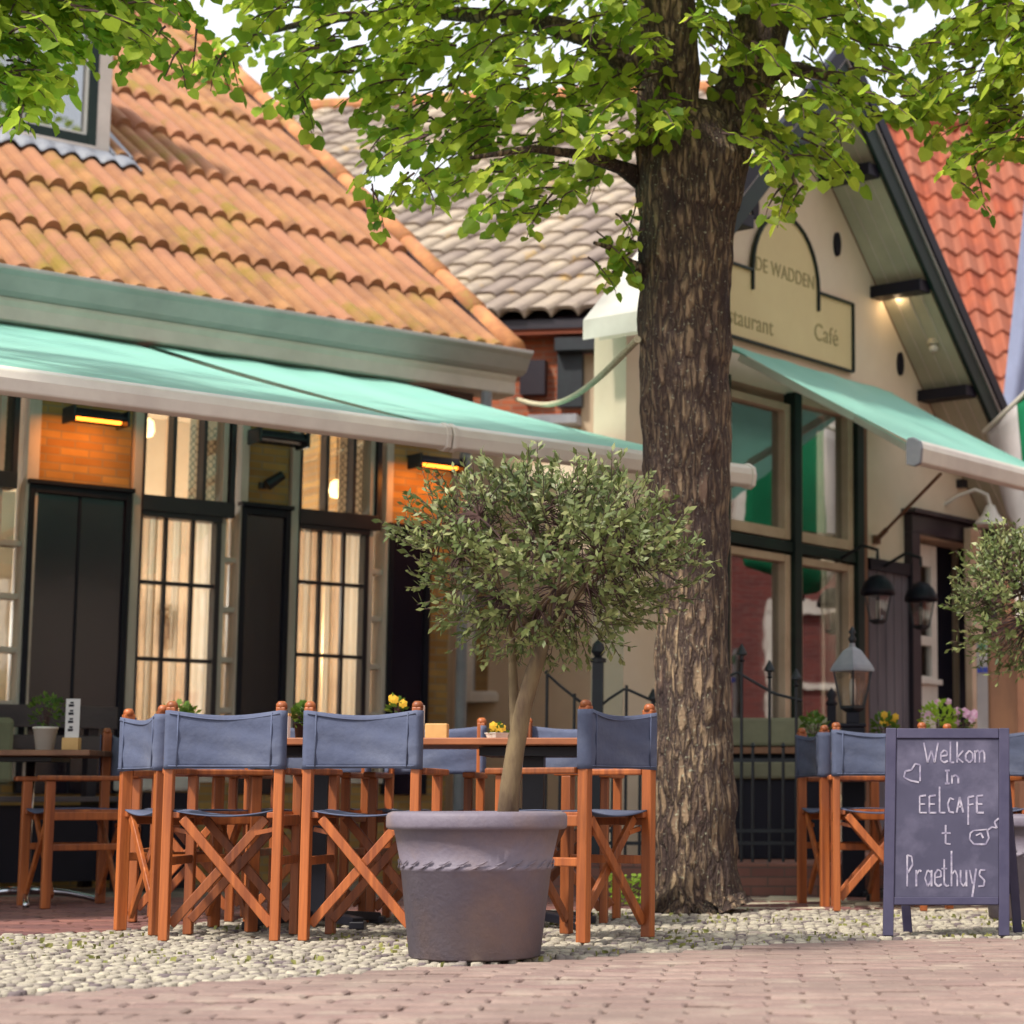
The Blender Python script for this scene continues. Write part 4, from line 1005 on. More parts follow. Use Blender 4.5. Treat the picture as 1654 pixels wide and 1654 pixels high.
m = MB(); m.tube([atY(1664, 250, 16.7), atY(1712, 640, 16.7), atY(1712, 1270, 16.7) ], .022, 8); m.build('pole', M['gutter'], t)

# =================================================================== ROPE between the cottage and the tree
r0 = L.P(GE - .2, .3, 3.38); r1 = atY(1030, 548, 9.85)
r0 = L.P(*( (lambda q: (q[0], .25, q[1]))(L.un(835, 645, .25)) ))
m = MB(); pts = []
for k in range(41):
    a = k / 40; p = r0.lerp(r1, a); p.z -= .15 * math.sin(PI * a); pts.append(p)
m.tube(pts, .017, 8)
for k in range(120):
    a = k / 120; i = a * 40; i0 = int(i); p = pts[i0].lerp(pts[min(40, i0 + 1)], i - i0); an = k * 1.1
    pass
m.build('rope', M['rope'], loc=r0, label='cream rope slung from the cottage gutter to the tree trunk', category='rope')

# =================================================================== TREES
LEAF2 = [(0, .02), (.3, -.06), (.54, .2), (.46, .66), (0, 1.0), (-.46, .66), (-.54, .2), (-.3, -.06)]
def leaf(mb, p, d, nrm, s, tint):
    d = d.normalized(); side = d.cross(nrm)
    if side.length < 1e-4: side = d.orthogonal()
    side.normalize(); up = side.cross(d); f = random.uniform(.1, .35); curl = random.uniform(0, .25)
    vs = [p + side * (x * s) + d * (y * s) + up * (abs(x) * s * f - y * y * s * curl) for x, y in LEAF2]
    mb.add(vs, [(0, 1, 2, 3, 4), (0, 4, 5, 6, 7)], tint)
def spray(lm, tm, p, d, ln, n, s0, tb=0.0):
    pts = [p]; q = p.copy(); dd = d.normalized()
    for i in range(6):
        dd = (dd + Vector((0, 0, -.16)) + Vector((random.uniform(-.12, .12), random.uniform(-.12, .12), 0))).normalized(); q = q + dd * ln / 6; pts.append(q)
    tm.tube(pts, [.006 - .0007 * i for i in range(7)], 4, caps=False)
    for k in range(n):
        a = (k + .6) / n * 6; i = min(5, int(a)); b = pts[i].lerp(pts[i + 1], a - i); di = (pts[i + 1] - pts[i]).normalized()
        sd = di.cross(Vector((0, 0, 1))).normalized() * (1 if k % 2 else -1)
        ld = (di * random.uniform(.3, 1) + sd * random.uniform(.5, 1.1) + Vector((0, 0, random.uniform(-.75, .1)))).normalized()
        nr = (Vector((0, 0, 1)) + Vector((random.uniform(-.8, .8), random.uniform(-.9, .5), random.uniform(-.4, .2)))).normalized()
        s = s0 * random.uniform(.5, 1.2)
        leaf(lm, b + ld * s * .35, ld, nr, s, min(1, max(0, tb + random.random())))
def boundary(pts, x): return lerp_pts(pts, x)
def foliage(root, trunk_pt, xs, bnd, n, yr, top, gaps, s0, name, leafm, extra=0, extra_c=None, dens=.0, seed=1, explicit=()):
    random.seed(seed); lm, tm = MB(), MB(); c = 0; tries = 0
    while c < n and tries < n * 60:
        tries += 1
        x = random.uniform(*xs); yb = boundary(bnd, x); y = random.uniform(top, yb - 18)
        if any((x - gx) ** 2 + (y - gy) ** 2 < gr * gr for gx, gy, gr in gaps): continue
        Y = random.uniform(*yr)
        if noise.noise(Vector((x / 75, y / 48, Y * 1.1 + seed))) < dens - .25 * max(0, (yb - y) / 300 - .2) - (.3 if yb - y < 60 else 0): continue
        p = atY(x, y, Y); d = p - trunk_pt; d.z = 0; d = d.normalized() + Vector((random.uniform(-.7, .7), random.uniform(-.7, .7), random.uniform(-.25, .25)))
        ln = random.uniform(.22, .42); m = d.normalized() * ln * .5
        spray(lm, tm, p - m + Vector((0, 0, .12)), d, ln, random.randint(8, 13), s0); c += 1
    for x, y, Y, k in explicit:
        for _ in range(k):
            p = atY(x + random.uniform(-22, 22), y + random.uniform(-16, 16), Y + random.uniform(-.15, .15)); d = Vector((random.uniform(-1, 1), random.uniform(-1, .4), -.5))
            spray(lm, tm, p - d.normalized() * .12 + Vector((0, 0, .08)), d, .24, 7, s0 * .9)
    for _ in range(extra):
        d = Vector((random.gauss(0, 1), random.gauss(0, 1), random.gauss(0, 1))).normalized(); r = random.uniform(.5, 1) ** .5
        p = extra_c[0] + Vector((d.x * extra_c[1].x, d.y * extra_c[1].y, abs(d.z) * extra_c[1].z)) * r
        spray(lm, tm, p, Vector((d.x, d.y, 0)), .45, 9, s0 * 1.2)
    return lm, tm

def crown(lf_, tw_, m_, root):
    lf_.mi = 1; lf_.add(tw_.v, tw_.f, .5); return lf_.build('crown', [m_, M['twig']], root)
TY = 10.0
lime = thing('lime_tree', gnd(1122, 1475) + Vector((0, .2, 0)), 'big lime tree with rough brown trunk between the chairs and the gabled cafe', 'tree')
tk = MB(); tk.smooth = True
prof = [(1484, 1034, 1222), (1474, 1038, 1212), (1456, 1042, 1200), (1436, 1046, 1194), (1400, 1050, 1190), (1300, 1052, 1186), (1150, 1058, 1181), (1000, 1061, 1176), (850, 1052, 1176), (750, 1040, 1178), (600, 1030, 1181), (500, 1030, 1181), (400, 1033, 1186), (320, 1027, 1196), (250, 1026, 1206), (218, 1045, 1196), (188, 1080, 1180), (165, 1110, 1158)]
def prof_tube(mb, prof, Y, n=44, nz=.09, sub=5, dy=0):
    pts, rs = [], []
    for (a, b) in zip(prof, prof[1:]):
        for k in range(sub):
            t = k / sub; y = a[0] + (b[0] - a[0]) * t; xl = a[1] + (b[1] - a[1]) * t; xr = a[2] + (b[2] - a[2]) * t
            YY = Y + dy * ((prof[0][0] - y) / 1000)
            p = atY((xl + xr) / 2, y, YY); pts.append(p); rs.append((xr - xl) / 2 * YY / F * 1.0)
    if pts[0].z < .05: pts[0].z = -.03
    mb.tube(pts, rs, n, nz=nz)
prof_tube(tk, prof, TY, 110, .11, 14)
prof_tube(tk, [(300, 1030, 1150), (230, 1026, 1140), (150, 1030, 1132), (50, 1032, 1128), (-80, 1028, 1118), (-300, 1010, 1090), (-700, 960, 1020)], TY, 48, .11, 10, dy=-.6)
prof_tube(tk, [(330, 1110, 1196), (250, 1125, 1214), (150, 1152, 1244), (50, 1182, 1276), (-60, 1212, 1306), (-300, 1290, 1370), (-700, 1400, 1460)], TY + .05, 48, .11, 10, dy=.5)
def limb(mb, pts, r): mb.tube([atY(*p) for p in pts], r, 14, nz=.12)
limb(tk, [(1045, 445, 9.95), (1012, 425, 9.85), (985, 400, 9.75), (960, 392, 9.65)], [.05, .03, .014, .008])
limb(tk, [(1040, 290, 10), (1000, 270, 9.9), (940, 250, 9.7), (860, 240, 9.5), (760, 255, 9.3)], [.06, .035, .026, .018, .009])
limb(tk, [(1050, 120, 9.9), (960, 60, 9.9), (850, 30, 10.1), (700, 20, 10.3), (520, 30, 10.4), (400, 60, 10.5)], [.09, .06, .045, .035, .022, .01])
limb(tk, [(1060, -60, 9.8), (950, -160, 9.3), (800, -200, 8.9), (600, -190, 8.7)], [.1, .07, .05, .02])
limb(tk, [(1220, 120, 10.1), (1290, 110, 10.2), (1360, 130, 10.4), (1440, 170, 10.6)], [.06, .035, .025, .01])
limb(tk, [(1200, 200, 10.0), (1240, 215, 9.8), (1270, 250, 9.7), (1285, 300, 9.6)], [.04, .022, .014, .007])
tk.build('trunk', M['bark'], lime)
bnd = [(330, 120), (370, 150), (420, 160), (470, 215), (515, 190), (560, 160), (590, 190), (612, 300), (640, 345), (680, 345), (740, 350), (800, 385), (860, 395), (900, 390), (950, 330), (1000, 300), (1040, 330), (1060, 250), (1110, 215), (1190, 230), (1215, 300), (1262, 365), (1295, 315), (1340, 310), (1370, 255), (1410, 232), (1450, 240), (1500, 215)]
gaps = [(350, 40, 62), (400, 105, 22), (575, 75, 38), (500, 20, 18), (640, 110, 16), (1465, 20, 80), (430, 130, 30), (720, 60, 22), (800, 15, 24), (700, 200, 15), (1095, 330, 60), (1130, 150, 60), (1090, 60, 40), (1235, 60, 30)]
lm, tm = foliage(lime, atY(1110, 60, 10), (335, 1500), bnd, 860, (8.9, 10.9), -230, gaps, .07, 'crown', M['leaf'], extra=240, extra_c=(atY(1050, -700, 10), Vector((2.9, 2.2, 2.0))), dens=-.06, seed=5,
                 explicit=[(1000, 430, 9.7, 4), (965, 455, 9.65, 2), (1180, 110, 9.6, 4), (1085, 200, 9.5, 4), (1060, 215, 9.6, 2), (632, 335, 9.3, 3), (615, 345, 9.3, 1), (880, 375, 9.4, 2), (1262, 350, 9.5, 3), (1250, 320, 9.5, 2), (510, 205, 9.4, 2), (1015, 370, 9.6, 2), (1220, 180, 9.6, 2), (372, 150, 9.4, 2), (690, 320, 9.3, 2)])
crown(lm, tm, M['leaf'], lime)

lt = thing('lime_tree', Vector((-5.2, 9.6, 0)), 'lime tree whose dark leaves hang in at the upper left in front of the dormer', 'tree', 'lime trees at the picture edges')
b = MB(); b.smooth = True; b.tube([(-5.2, 9.6, -.02), (-5.2, 9.6, .5), (-5.15, 9.6, 2), (-5.1, 9.55, 3.6), (-4.9, 9.5, 5), (-4.7, 9.4, 6.5)], [.26, .2, .19, .18, .14, .08], 28, nz=.1)
b.tube([(-5.1, 9.55, 3.4), (-4.6, 9.3, 3.9), (-3.9, 9.1, 4.2), (-3.2, 9.0, 4.3)], [.1, .07, .045, .02], 12, nz=.1); b.build('trunk', M['bark'], lt)
lb_ = [(-250, 180), (0, 205), (40, 215), (65, 190), (100, 120), (150, 92), (190, 115), (235, 130), (270, 100), (305, 70), (335, 20)]
lm, tm = foliage(lt, Vector((-4.6, 9.4, 4.3)), (-260, 318), lb_, 430, (8.3, 9.8), -200, [(350, 40, 45)], .072, 'crown', M['leaf'], extra=40, extra_c=(Vector((-4.9, 9.4, 4.6)), Vector((2.0, 1.6, 1.9))), dens=-.25, seed=11, explicit=[(285, 125, 8.8, 2), (30, 190, 8.6, 3), (210, 110, 8.7, 2), (330, 135, 9, 2)])
crown(lm, tm, M['leaf'], lt)

rt = thing('lime_tree', Vector((2.9, 10.2, 0)), 'lime tree whose leaves hang in at the upper right before the red tiles', 'tree', 'lime trees at the picture edges')
b = MB(); b.smooth = True; b.tube([(2.9, 10.2, -.02), (2.9, 10.2, .5), (2.88, 10.2, 2), (2.85, 10.15, 3.6), (2.7, 10.1, 5), (2.5, 10, 6.5)], [.26, .2, .19, .18, .14, .08], 28, nz=.1)
b.tube([(2.85, 10.15, 3.3), (2.3, 9.9, 3.8), (1.7, 9.8, 4.0), (1.2, 9.7, 3.95)], [.1, .07, .045, .02], 12, nz=.1); b.build('trunk', M['bark'], rt)
rb_ = [(1480, 150), (1500, 225), (1530, 245), (1560, 265), (1590, 335), (1612, 290), (1640, 250), (1700, 280), (1900, 300)]
lm, tm = foliage(rt, Vector((2.6, 10.1, 4.0)), (1490, 1900), rb_, 380, (9.0, 10.6), -200, [(1465, 20, 62), (1545, 200, 22), (1495, 240, 16)], .07, 'crown', M['leaf'], extra=120, extra_c=(Vector((2.7, 10, 4.7)), Vector((2.0, 1.6, 1.9))), dens=-.12, seed=23, explicit=[(1585, 320, 9.5, 2), (1640, 215, 9.4, 2)])
crown(lm, tm, M['leaf'], rt)
random.seed(99)

# potted olive trees -------------------------------------------------
def planter(c, s, label, group='planters on the square'):
    t = thing('planter', c, label, 'planter', group)
    b = MB(); b.smooth = True
    pr = [(0, .0), (.20, .0), (.212, .006), (.243, .27), (.247, .272), (.247, .285), (.244, .287), (.268, .395), (.285, .398), (.292, .402), (.294, .41), (.294, .438), (.288, .448), (.275, .453), (.262, .448), (.258, .43), (.252, .39), (0, .385)]
    b.lathe(c, [(r * s, z * s * 1.035) for r, z in pr], 64)
    b.build('pot', M['pot'], t)
    b = MB(); b.smooth = True
    for k in range(26):
        a = 2 * PI * k / 26; rr = (.2475 + .0015) * s
        for q in range(2):
            aa = a + q * .09; z = (.292 + .014 * q) * s
            ctr = c + Vector(((rr + .002) * math.cos(aa), (rr + .002) * math.sin(aa), z))
            b.tube([ctr + Vector((-math.sin(aa) * -.02 * s, math.cos(aa) * -.02 * s, -.006)), ctr, ctr + Vector((-math.sin(aa) * .018 * s, math.cos(aa) * .018 * s, .009))], [.001 * s, .0032 * s, .001 * s], 6)
    b.build('relief_band', M['pot'], t)
    b = MB(); b.smooth = True
    b.lathe(c, [(.0, .4 * s), (.255 * s, .395 * s)], 32); b.build('soil', M['dirtground'], t)
    return t
PC = Vector((atY(768, 1440, 7.05).x, 7.06, 0))
planter(PC, 1.0, 'large dusty grey round planter holding the olive tree in the foreground')
def olive(root, base, stems, centre, ax, ntw, seed, lsz=.034):
    random.seed(seed); b = MB(); b.smooth = True; tips = []
    for pts, rs in stems:
        b.tube(pts, rs, 12, nz=.12); tips.append((pts[-1], rs[-1]))
    tw = MB(); lf = MB(); nodes = []
    for tp, r in tips:
        for k in range(7):
            d = Vector((random.gauss(0, 1), random.gauss(0, .9), random.uniform(-.2, 1))).normalized()
            e = centre + Vector((d.x * ax.x, d.y * ax.y, d.z * ax.z)) * random.uniform(.5, .8)
            mid = tp.lerp(e, .5) + Vector((0, 0, .04))
            pl = [tp, tp.lerp(mid, .6), mid, mid.lerp(e, .6), e]
            b.tube(pl, [r * .55, r * .42, r * .3, r * .2, r * .12], 6, caps=False); nodes += pl[1:]
    b.build('trunk', M['olivebark'], root)
    for k in range(ntw):
        d = Vector((random.gauss(0, 1), random.gauss(0, 1), random.gauss(0, 1))).normalized(); rr = random.uniform(.25, 1.0) ** .45
        if d.z < -.15 and random.random() < .35: continue
        lump = 1 + .3 * noise.noise(d * 2.2 + Vector((seed, 0, 0)))
        p = centre + Vector((d.x * ax.x, d.y * ax.y, d.z * ax.z)) * rr * lump * .93
        near = min(nodes, key=lambda q: (q - p).length)
        if (near - p).length > .03: tw.tube([near, near.lerp(p, .5) + Vector((0, 0, .01)), p], [.003, .0022, .0015], 3, caps=False)
        dr = (d + Vector((random.uniform(-.6, .6), random.uniform(-.6, .6), random.uniform(.0, .9)))).normalized(); ln = random.uniform(.06, .13)
        e = p + dr * ln; tw.tube([p, e], [.0018, .001], 3, caps=False)
        n = random.randint(9, 15); tb = random.random() * .7
        for i in range(n):
            q = p.lerp(e, (i + .3) / n); s_ = Vector((random.gauss(0, 1), random.gauss(0, 1), random.gauss(0, .7))).normalized(); ld = (dr * .7 + s_ * .8).normalized()
            L_ = lsz * random.uniform(.7, 1.2); side = ld.cross(s_ + Vector((.1, .2, .3))).normalized() * L_ * random.uniform(.16, .24)
            lf.add([q, q + ld * L_ * .5 + side, q + ld * L_, q + ld * L_ * .5 - side], [(0, 1, 2, 3)], min(1, tb * random.random() * 1.6))
    crown(lf, tw, M['olive'], root)
ol = thing('olive_tree', PC + Vector((0, 0, .39)), 'small round olive tree leaning in the large dusty grey planter', 'tree', 'potted olive trees')
q = lambda x, y, dY=0: atY(x, y, 7.06 + dY)
s1 = ([Vector((q(818, 1320).x, 7.06, .385)), q(824, 1270), q(832, 1210), q(846, 1140), q(862, 1085), q(878, 1040)], [.037, .032, .03, .029, .026, .021])
s2 = ([q(836, 1215, .01), q(832, 1160, .05), q(829, 1100, .08), q(826, 1030, .1)], [.022, .018, .016, .012])
olive(ol, PC, [s1, s2], atY(890, 908, 7.1), Vector((.475, .42, .335)), 960, 31)
PC2 = Vector((atY(1672, 1440, 9.4).x, 9.4, 0))
planter(PC2, .95, 'dusty grey planter half hidden behind the chalkboard at the right edge')
ol2 = thing('olive_tree', PC2 + Vector((0, 0, .37)), 'olive tree cut off by the right edge behind the chalkboard', 'tree', 'potted olive trees')
q = lambda x, y, dY=0: atY(x, y, 9.4 + dY)
olive(ol2, PC2, [([Vector((PC2.x, 9.4, .37)), q(1676, 1200), q(1680, 1100), q(1676, 1050)], [.04, .034, .03, .02])], atY(1668, 975, 9.4), Vector((.34, .34, .36)), 620, 37)
random.seed(5)

# =================================================================== DIRECTOR CHAIRS
def make_chair(label):
    t = thing('director_chair', Vector((0, 0, 0)), label, 'chair', 'wooden director chairs with blue grey canvas')
    W, B, Fy = .2, -.19, .19
    Z = 0
    wd = M['wood']
    for sx in (-1, 1):
        x = sx * W
        b = MB(); b.bar((x, B, 0), (x, B, .845), .034, .044, up=(0, 1, 0)); b.build('leg', wd, t, bevel=.004)
        b = MB(); b.bar((x, Fy, 0), (x, Fy, .60), .034, .044, up=(0, 1, 0)); b.build('leg', wd, t, bevel=.004)
        b = MB(); b.smooth = True; b.lathe((x, B, .84), [(0, .028), (.012, .027), (.02, .018), (.022, .0), (.0, -.002)], 12); b.build('finial', wd, t)
        b = MB(); b.bar((x + sx * .008, B + .024, .612), (x + sx * .008, Fy + .06, .612), .052, .024); b.build('arm_rest', wd, t, bevel=.006)
        b = MB(); b.bar((x, B + .02, .432), (x, Fy - .02, .432), .024, .04); b.build('seat_rail', wd, t, bevel=.004)
        b = MB(); b.bar((x, B + .02, .285), (x, Fy - .02, .285), .024, .032); b.build('side_rail', wd, t, bevel=.004)
        b = MB(); b.bar((x - sx * .028, B - .005, .452), (x - sx * .028, Fy + .01, .452), .028, .024); b.build('seat_dowel', wd, t, bevel=.004)
    for yy, o in ((B, 1), (Fy, -1)):
        for sx in (-1, 1):
            b = MB(); dy = o * (.012 if sx > 0 else .034) + yy
            b.bar((sx * (W - .016), dy, .055), (-sx * (W - .05), dy, .44), .018, .034, up=(0, 1, 0)) if False else b.bar((sx * (W - .016), dy, .055), (-sx * (W - .05), dy, .44), .034, .018, up=(0, 1, 0))
            b.build('cross_bar', wd, t, bevel=.003)
    b = MB(); b.bar((-W + .02, B + .03, .40), (-W + .09, B + .03, .385), .016, .016); b.bar((W - .02, B + .03, .40), (W - .09, B + .03, .385), .016, .016); b.build('hinge_block', wd, t)
    b = MB(); b.smooth = True; g_ = []
    for i in range(13):
        a = -1 + i / 6; row = []
        for j in range(9):
            c = -1 + j / 4; sag = .02 * (1 - a * a); row.append(Vector((a * (W - .018), c * .195, .468 - sag - .002 * math.sin(j))))
        g_.append(row)
    b.sheet(g_); b.build('seat', M['canvas'], t, solid=.005)
    b = MB(); b.smooth = True; g_ = []
    # backrest: canvas band wrapped round both posts, with a slight belly
    path = []
    for k in range(9): a = PI * k / 8; path.append((-W + -.0 - .021 * math.sin(a), B + .031 * math.cos(a)))
    for k in range(1, 12): a = k / 12; path.append((-W + 2 * W * a, B - .031 + .03 * math.sin(PI * a)))
    for k in range(9): a = PI * k / 8; path.append((W + .021 * math.sin(a), B - .031 * math.cos(a)))
    for i, (x, y) in enumerate(path):
        row = []
        u_ = (x + W) / (2 * W); dip = .022 * max(0, math.sin(PI * min(1, max(0, u_)))) if 8 < i < 20 else 0
        for j in range(11):
            bq = j / 10; z = .618 + bq * (.215 - dip) + .004 * math.sin(PI * u_)
            wr = .003 * math.sin(u_ * 6 + bq * 14) * (1 if dip else 0)
            row.append(Vector((x, y + wr, z)))
        g_.append(row)
    b.sheet(g_); 
    for hz in (.012, -.012):
        pass
    b.build('backrest', M['canvas'], t, solid=.004)
    b = MB(); b.smooth = True
    for zf in (.627, None):
        pts = []
        for k in range(0, 13):
            a = k / 12; y = B - .034 + .03 * math.sin(PI * a); z = .629 if zf else .833 - .022 * math.sin(PI * a) - .012
            pts.append((-W + 2 * W * a, y, z))
        b.tube(pts, .003, 5)
    for sx in (-1, 1): b.tube([(sx * (W - .03), B - .028, .622), (sx * (W - .03), B - .028, .825)], .003, 5)
    b.build('hem', M['canvas'], t)
    return t
def place(ch, bx, by, rz, label=None, first=False):
    c = Vector((bx, by, 0)) + Vector((-math.sin(rz), math.cos(rz), 0)) * .19
    if first: ch.location = c; ch.rotation_euler = (0, 0, rz); return ch
    return dup(ch, c, rz, label)
R_ = math.radians
gA = (gnd(262, 1520) + gnd(441, 1520)) / 2
ch = make_chair('chair with its back to us, leftmost of the two nearest, its cross bars bright orange')
bx, by = gA.x, gA.y
place(ch, bx, by + .02, R_(2), first=True)
gB = (gnd(481, 1520) + gnd(672, 1520)) / 2
place(ch, gB.x, gB.y + .02, R_(-3), 'chair with its back to us just left of the grey planter')
place(ch, -2.43, 8.36, R_(-55), 'chair at the left end of the long table, its back narrow behind the nearest chair')
g7 = (gnd(940, 1525) + gnd(1046, 1513)) / 2
place(ch, g7.x, g7.y + .02, R_(58), 'chair turned towards the table just left of the tree trunk')
place(ch, atY(704, 1200, 9.45).x, 9.45, R_(180), 'chair on the far side of the long table between planter trunk and brick pier')
place(ch, atY(925, 1200, 9.4).x, 9.4, R_(176), 'chair on the far side of the long table behind the olive trunk')
place(ch, atY(330, 1200, 9.5).x, 9.5, R_(184), 'chair across the long table, hidden by the nearest chair except its legs')
place(ch, atY(520, 1200, 9.5).x, 9.5, R_(178), 'chair on the far side of the long table, behind the chair left of the planter')
place(ch, atY(188, 1300, 10.6).x, 10.6, R_(124), 'chair facing left at the small table with the white flowerpot')
g8 = gnd(1352, 1472)
place(ch, g8.x + .2, g8.y + .02, R_(0), 'chair with its back to us, half hidden by the chalkboard')
place(ch, .222, 10.56, R_(-75), 'chair with pale lit canvas, leftmost behind the chalkboard')
g10 = atY(1560, 1400, 10.15)
place(ch, g10.x + .12, 10.2, R_(8), 'chair almost wholly hidden behind the chalkboard')

# =================================================================== TABLES
def table(cx, cy, w_, d_, label, topm, dark=True, pedestals=(0,), rz=0, chrome=False):
    t = thing('terrace_table', Vector((cx, cy, 0)), label, 'table', 'tables on the terrace')
    b = MB(); n = max(3, int(d_ / .1))
    for k in range(n):
        y0 = cy - d_ / 2 + d_ * k / n; b.hexa([Vector((x, y, z)) for z in (.722, .75) for x, y in ((cx - w_ / 2, y0 + .003), (cx + w_ / 2, y0 + .003), (cx + w_ / 2, y0 + d_ / n - .003), (cx - w_ / 2, y0 + d_ / n - .003))], random.random())
    b.build('tabletop', topm, t, bevel=.004)
    for px_ in pedestals:
        x = cx + px_; fm = M['chrome'] if chrome else M['black']
        b = MB(); b.box((x, cy, .70), (.4, .4, .035)) if not chrome else b.box((x, cy, .708), (.3, .3, .02)); b.build('top_plate', M['black'], t)
        b = MB(); b.smooth = chrome
        if chrome: b.tube([(x, cy, .04), (x, cy, .70)], .022, 14)
        else: b.box((x, cy, .37), (.085, .085, .64))
        b.build('pedestal', fm, t)
        for k in range(4):
            a = PI / 4 + k * PI / 2 if not chrome else .35 + k * PI / 2; dx, dy = math.cos(a), math.sin(a); b = MB()
            if chrome:
                b.smooth = True; b.tube([(x + dx * r, cy + dy * r, .065 - r * r * .42) for r in (0, .1, .2, .28, .34, .38)], [.022, .02, .017, .015, .015, .016], 10)
            else:
                b.bar((x, cy, .05), (x + dx * .3, cy + dy * .3, .028), .055, .035); b.box((x + dx * .3, cy + dy * .3, .015), (.06, .06, .03))
            b.build('foot', fm, t, bevel=0 if chrome else .004)
    return t
tx0, tx1 = atY(300, 1200, 8.75).x, atY(975, 1200, 8.75).x
mid = (tx0 + tx1) / 2; hw = (tx1 - tx0) / 2
xa = atY(515, 1300, 8.8).x; xb = atY(862, 1300, 8.8).x
table((tx0 + mid) / 2 - .005, 8.8, hw - .01, .72, 'brown wooden table behind the two nearest chairs, left one of the pair pushed together', M['tablewood'], pedestals=(xa - (tx0 + mid) / 2 + .005,))
table((mid + tx1) / 2 + .005, 8.8, hw - .01, .72, 'brown wooden table behind the planter, right one of the pair pushed together', M['tablewood'], pedestals=(xb - (mid + tx1) / 2 - .005,))
X2 = atY(180, 1210, 10.75).x
table(X2 - .4, 10.75, .8, .7, 'small table with chrome foot and white flowerpot at the left edge', M['brownwood'], chrome=True, pedestals=(.0,))
X3a, X3b = atY(1302, 1210, 11.15).x, atY(1640, 1210, 11.15).x
table((X3a + X3b) / 2, 11.2, X3b - X3a, .6, 'table with flowers standing behind the chalkboard', M['tablewood'], pedestals=(0,))

def flowerpot(x, y, Y, label, potm, fol, ph=.1, pr_=.05, fr_=.09, fh=.14, flowers=None, n=170, name='flowerpot', leafs=.03, group=None, square=False):
    c = Vector((atY(x, y, Y).x, Y, .752)); t = thing(name, c, label, 'potted plant', group)
    b = MB(); b.smooth = not square
    b.lathe(c, [(0, 0), (pr_ * .72, 0), (pr_, ph * .9), (pr_ * 1.06, ph * .9), (pr_ * 1.06, ph), (pr_ * .9, ph), (pr_ * .85, ph * .85), (0, ph * .85)], 4 if square else 20); b.build('pot', potm, t)
    f = MB(); w2 = MB()
    for _ in range(n):
        d = Vector((random.gauss(0, 1), random.gauss(0, 1), random.gauss(0, 1))).normalized() * random.uniform(.3, 1) ** .5
        p = c + Vector((d.x * fr_, d.y * fr_, ph + fh * .45 + d.z * fh * .55)); ld = (d + Vector((0, 0, .4)) + Vector((random.uniform(-.5, .5), random.uniform(-.5, .5), 0))).normalized(); s = leafs * random.uniform(.6, 1.2)
        sd = ld.cross(Vector((.3, .5, .8))).normalized() * s * .35
        f.add([p, p + ld * s * .5 + sd, p + ld * s, p + ld * s * .5 - sd], [(0, 1, 2, 3)], random.random())
    for k in range(8):
        e = c + Vector((random.uniform(-1, 1) * fr_ * .7, random.uniform(-1, 1) * fr_ * .7, ph + fh * .6)); w2.tube([c + Vector((0, 0, ph * .8)), e], .003, 4, caps=False)
    f.build('foliage', fol, t); w2.build('stems', M['twig'], t)
    if flowers:
        fl_ = MB(); fl_.smooth = True
        for k in range(flowers[1]):
            p = c + Vector((random.uniform(-1, 1) * fr_, random.uniform(-1, .2) * fr_, ph + fh * random.uniform(.5, 1.05)))
            for q_ in range(6):
                a = q_ * PI / 3; fl_.add([p, p + Vector((math.cos(a) * .016, -.004, math.sin(a) * .016)), p + Vector((math.cos(a + .5) * .02, .004, math.sin(a + .5) * .02)), p + Vector((math.cos(a + 1) * .016, -.004, math.sin(a + 1) * .016))], [(0, 1, 2, 3)], random.random())
        fl_.build('flowers', flowers[0], t)
    return t
flowerpot(73, 1190, 10.6, 'white flowerpot with dark green bush on the small table at the left edge', M['white'], M['plant'], .115, .058, .085, .16)
flowerpot(287, 1190, 8.95, 'low dark green plant showing over the nearest chair', M['black'], M['plant'], .07, .045, .07, .085)
flowerpot(486, 1190, 9.0, 'low green plant showing between the two nearest chairs', M['black'], M['plant'], .08, .03, .03, .07)
flowerpot(640, 1190, 9.0, 'glass of small yellow flowers behind the chair left of the planter', M['white'], M['plant'], .1, .03, .03, .08, flowers=(M['yellow'], 5), n=50)
flowerpot(803, 1190, 9.0, 'tiny yellow flowers in a white box behind the olive trunk', M['white'], M['plant'], .035, .05, .03, .03, flowers=(M['yellow'], 3), n=30, square=True)
flowerpot(1315, 1170, 11.15, 'low green plant behind the pale lit chair', M['white'], M['plant'], .08, .05, .075, .12)
flowerpot(1428, 1170, 11.1, 'green plant with orange yellow flowers left of the bright lime bush', M['white'], M['plant'], .08, .04, .06, .12, flowers=(M['yellow'], 6))
flowerpot(1515, 1170, 11.0, 'bright lime green bush with a pink bloom above the chalkboard', M['white'], M['lime'], .09, .05, .085, .17, flowers=(M['pink'], 4), n=260)
flowerpot(1556, 1170, 11.05, 'pink flowers in a white pot right of the bright lime bush', M['white'], M['plant'], .1, .05, .06, .11, flowers=(M['pink'], 16), n=50)
# menu cards
def menu(x, Y, label, h=.19, wdt=.075):
    c = Vector((atY(x, 1190, Y).x, Y, .752)); t = thing('menu_stand', c, label, 'menu', None)
    b = MB(); b.box(c + Vector((0, 0, .03)), (wdt * 1.08, .05, .06)); b.build('wooden_foot', M['lightwood'], t, bevel=.003)
    b = MB(); b.box(c + Vector((0, 0, .061 + h / 2)), (wdt * .92, .006, h)); b.build('card', M['paper'], t)
    b = MB(); random.seed(3)
    for k in range(4):
        z = .09 + k * .04
        b.box(c + Vector((-wdt * .1, -.0045, z + .008)), (wdt * .34, .002, .012)); b.box(c + Vector((-wdt * .12 + .004, -.0045, z + .022)), (wdt * .22, .002, .009))
    b.build('print', M['navy'], t)
menu(116, 10.55, 'white menu card in a wooden foot beside the white flowerpot')
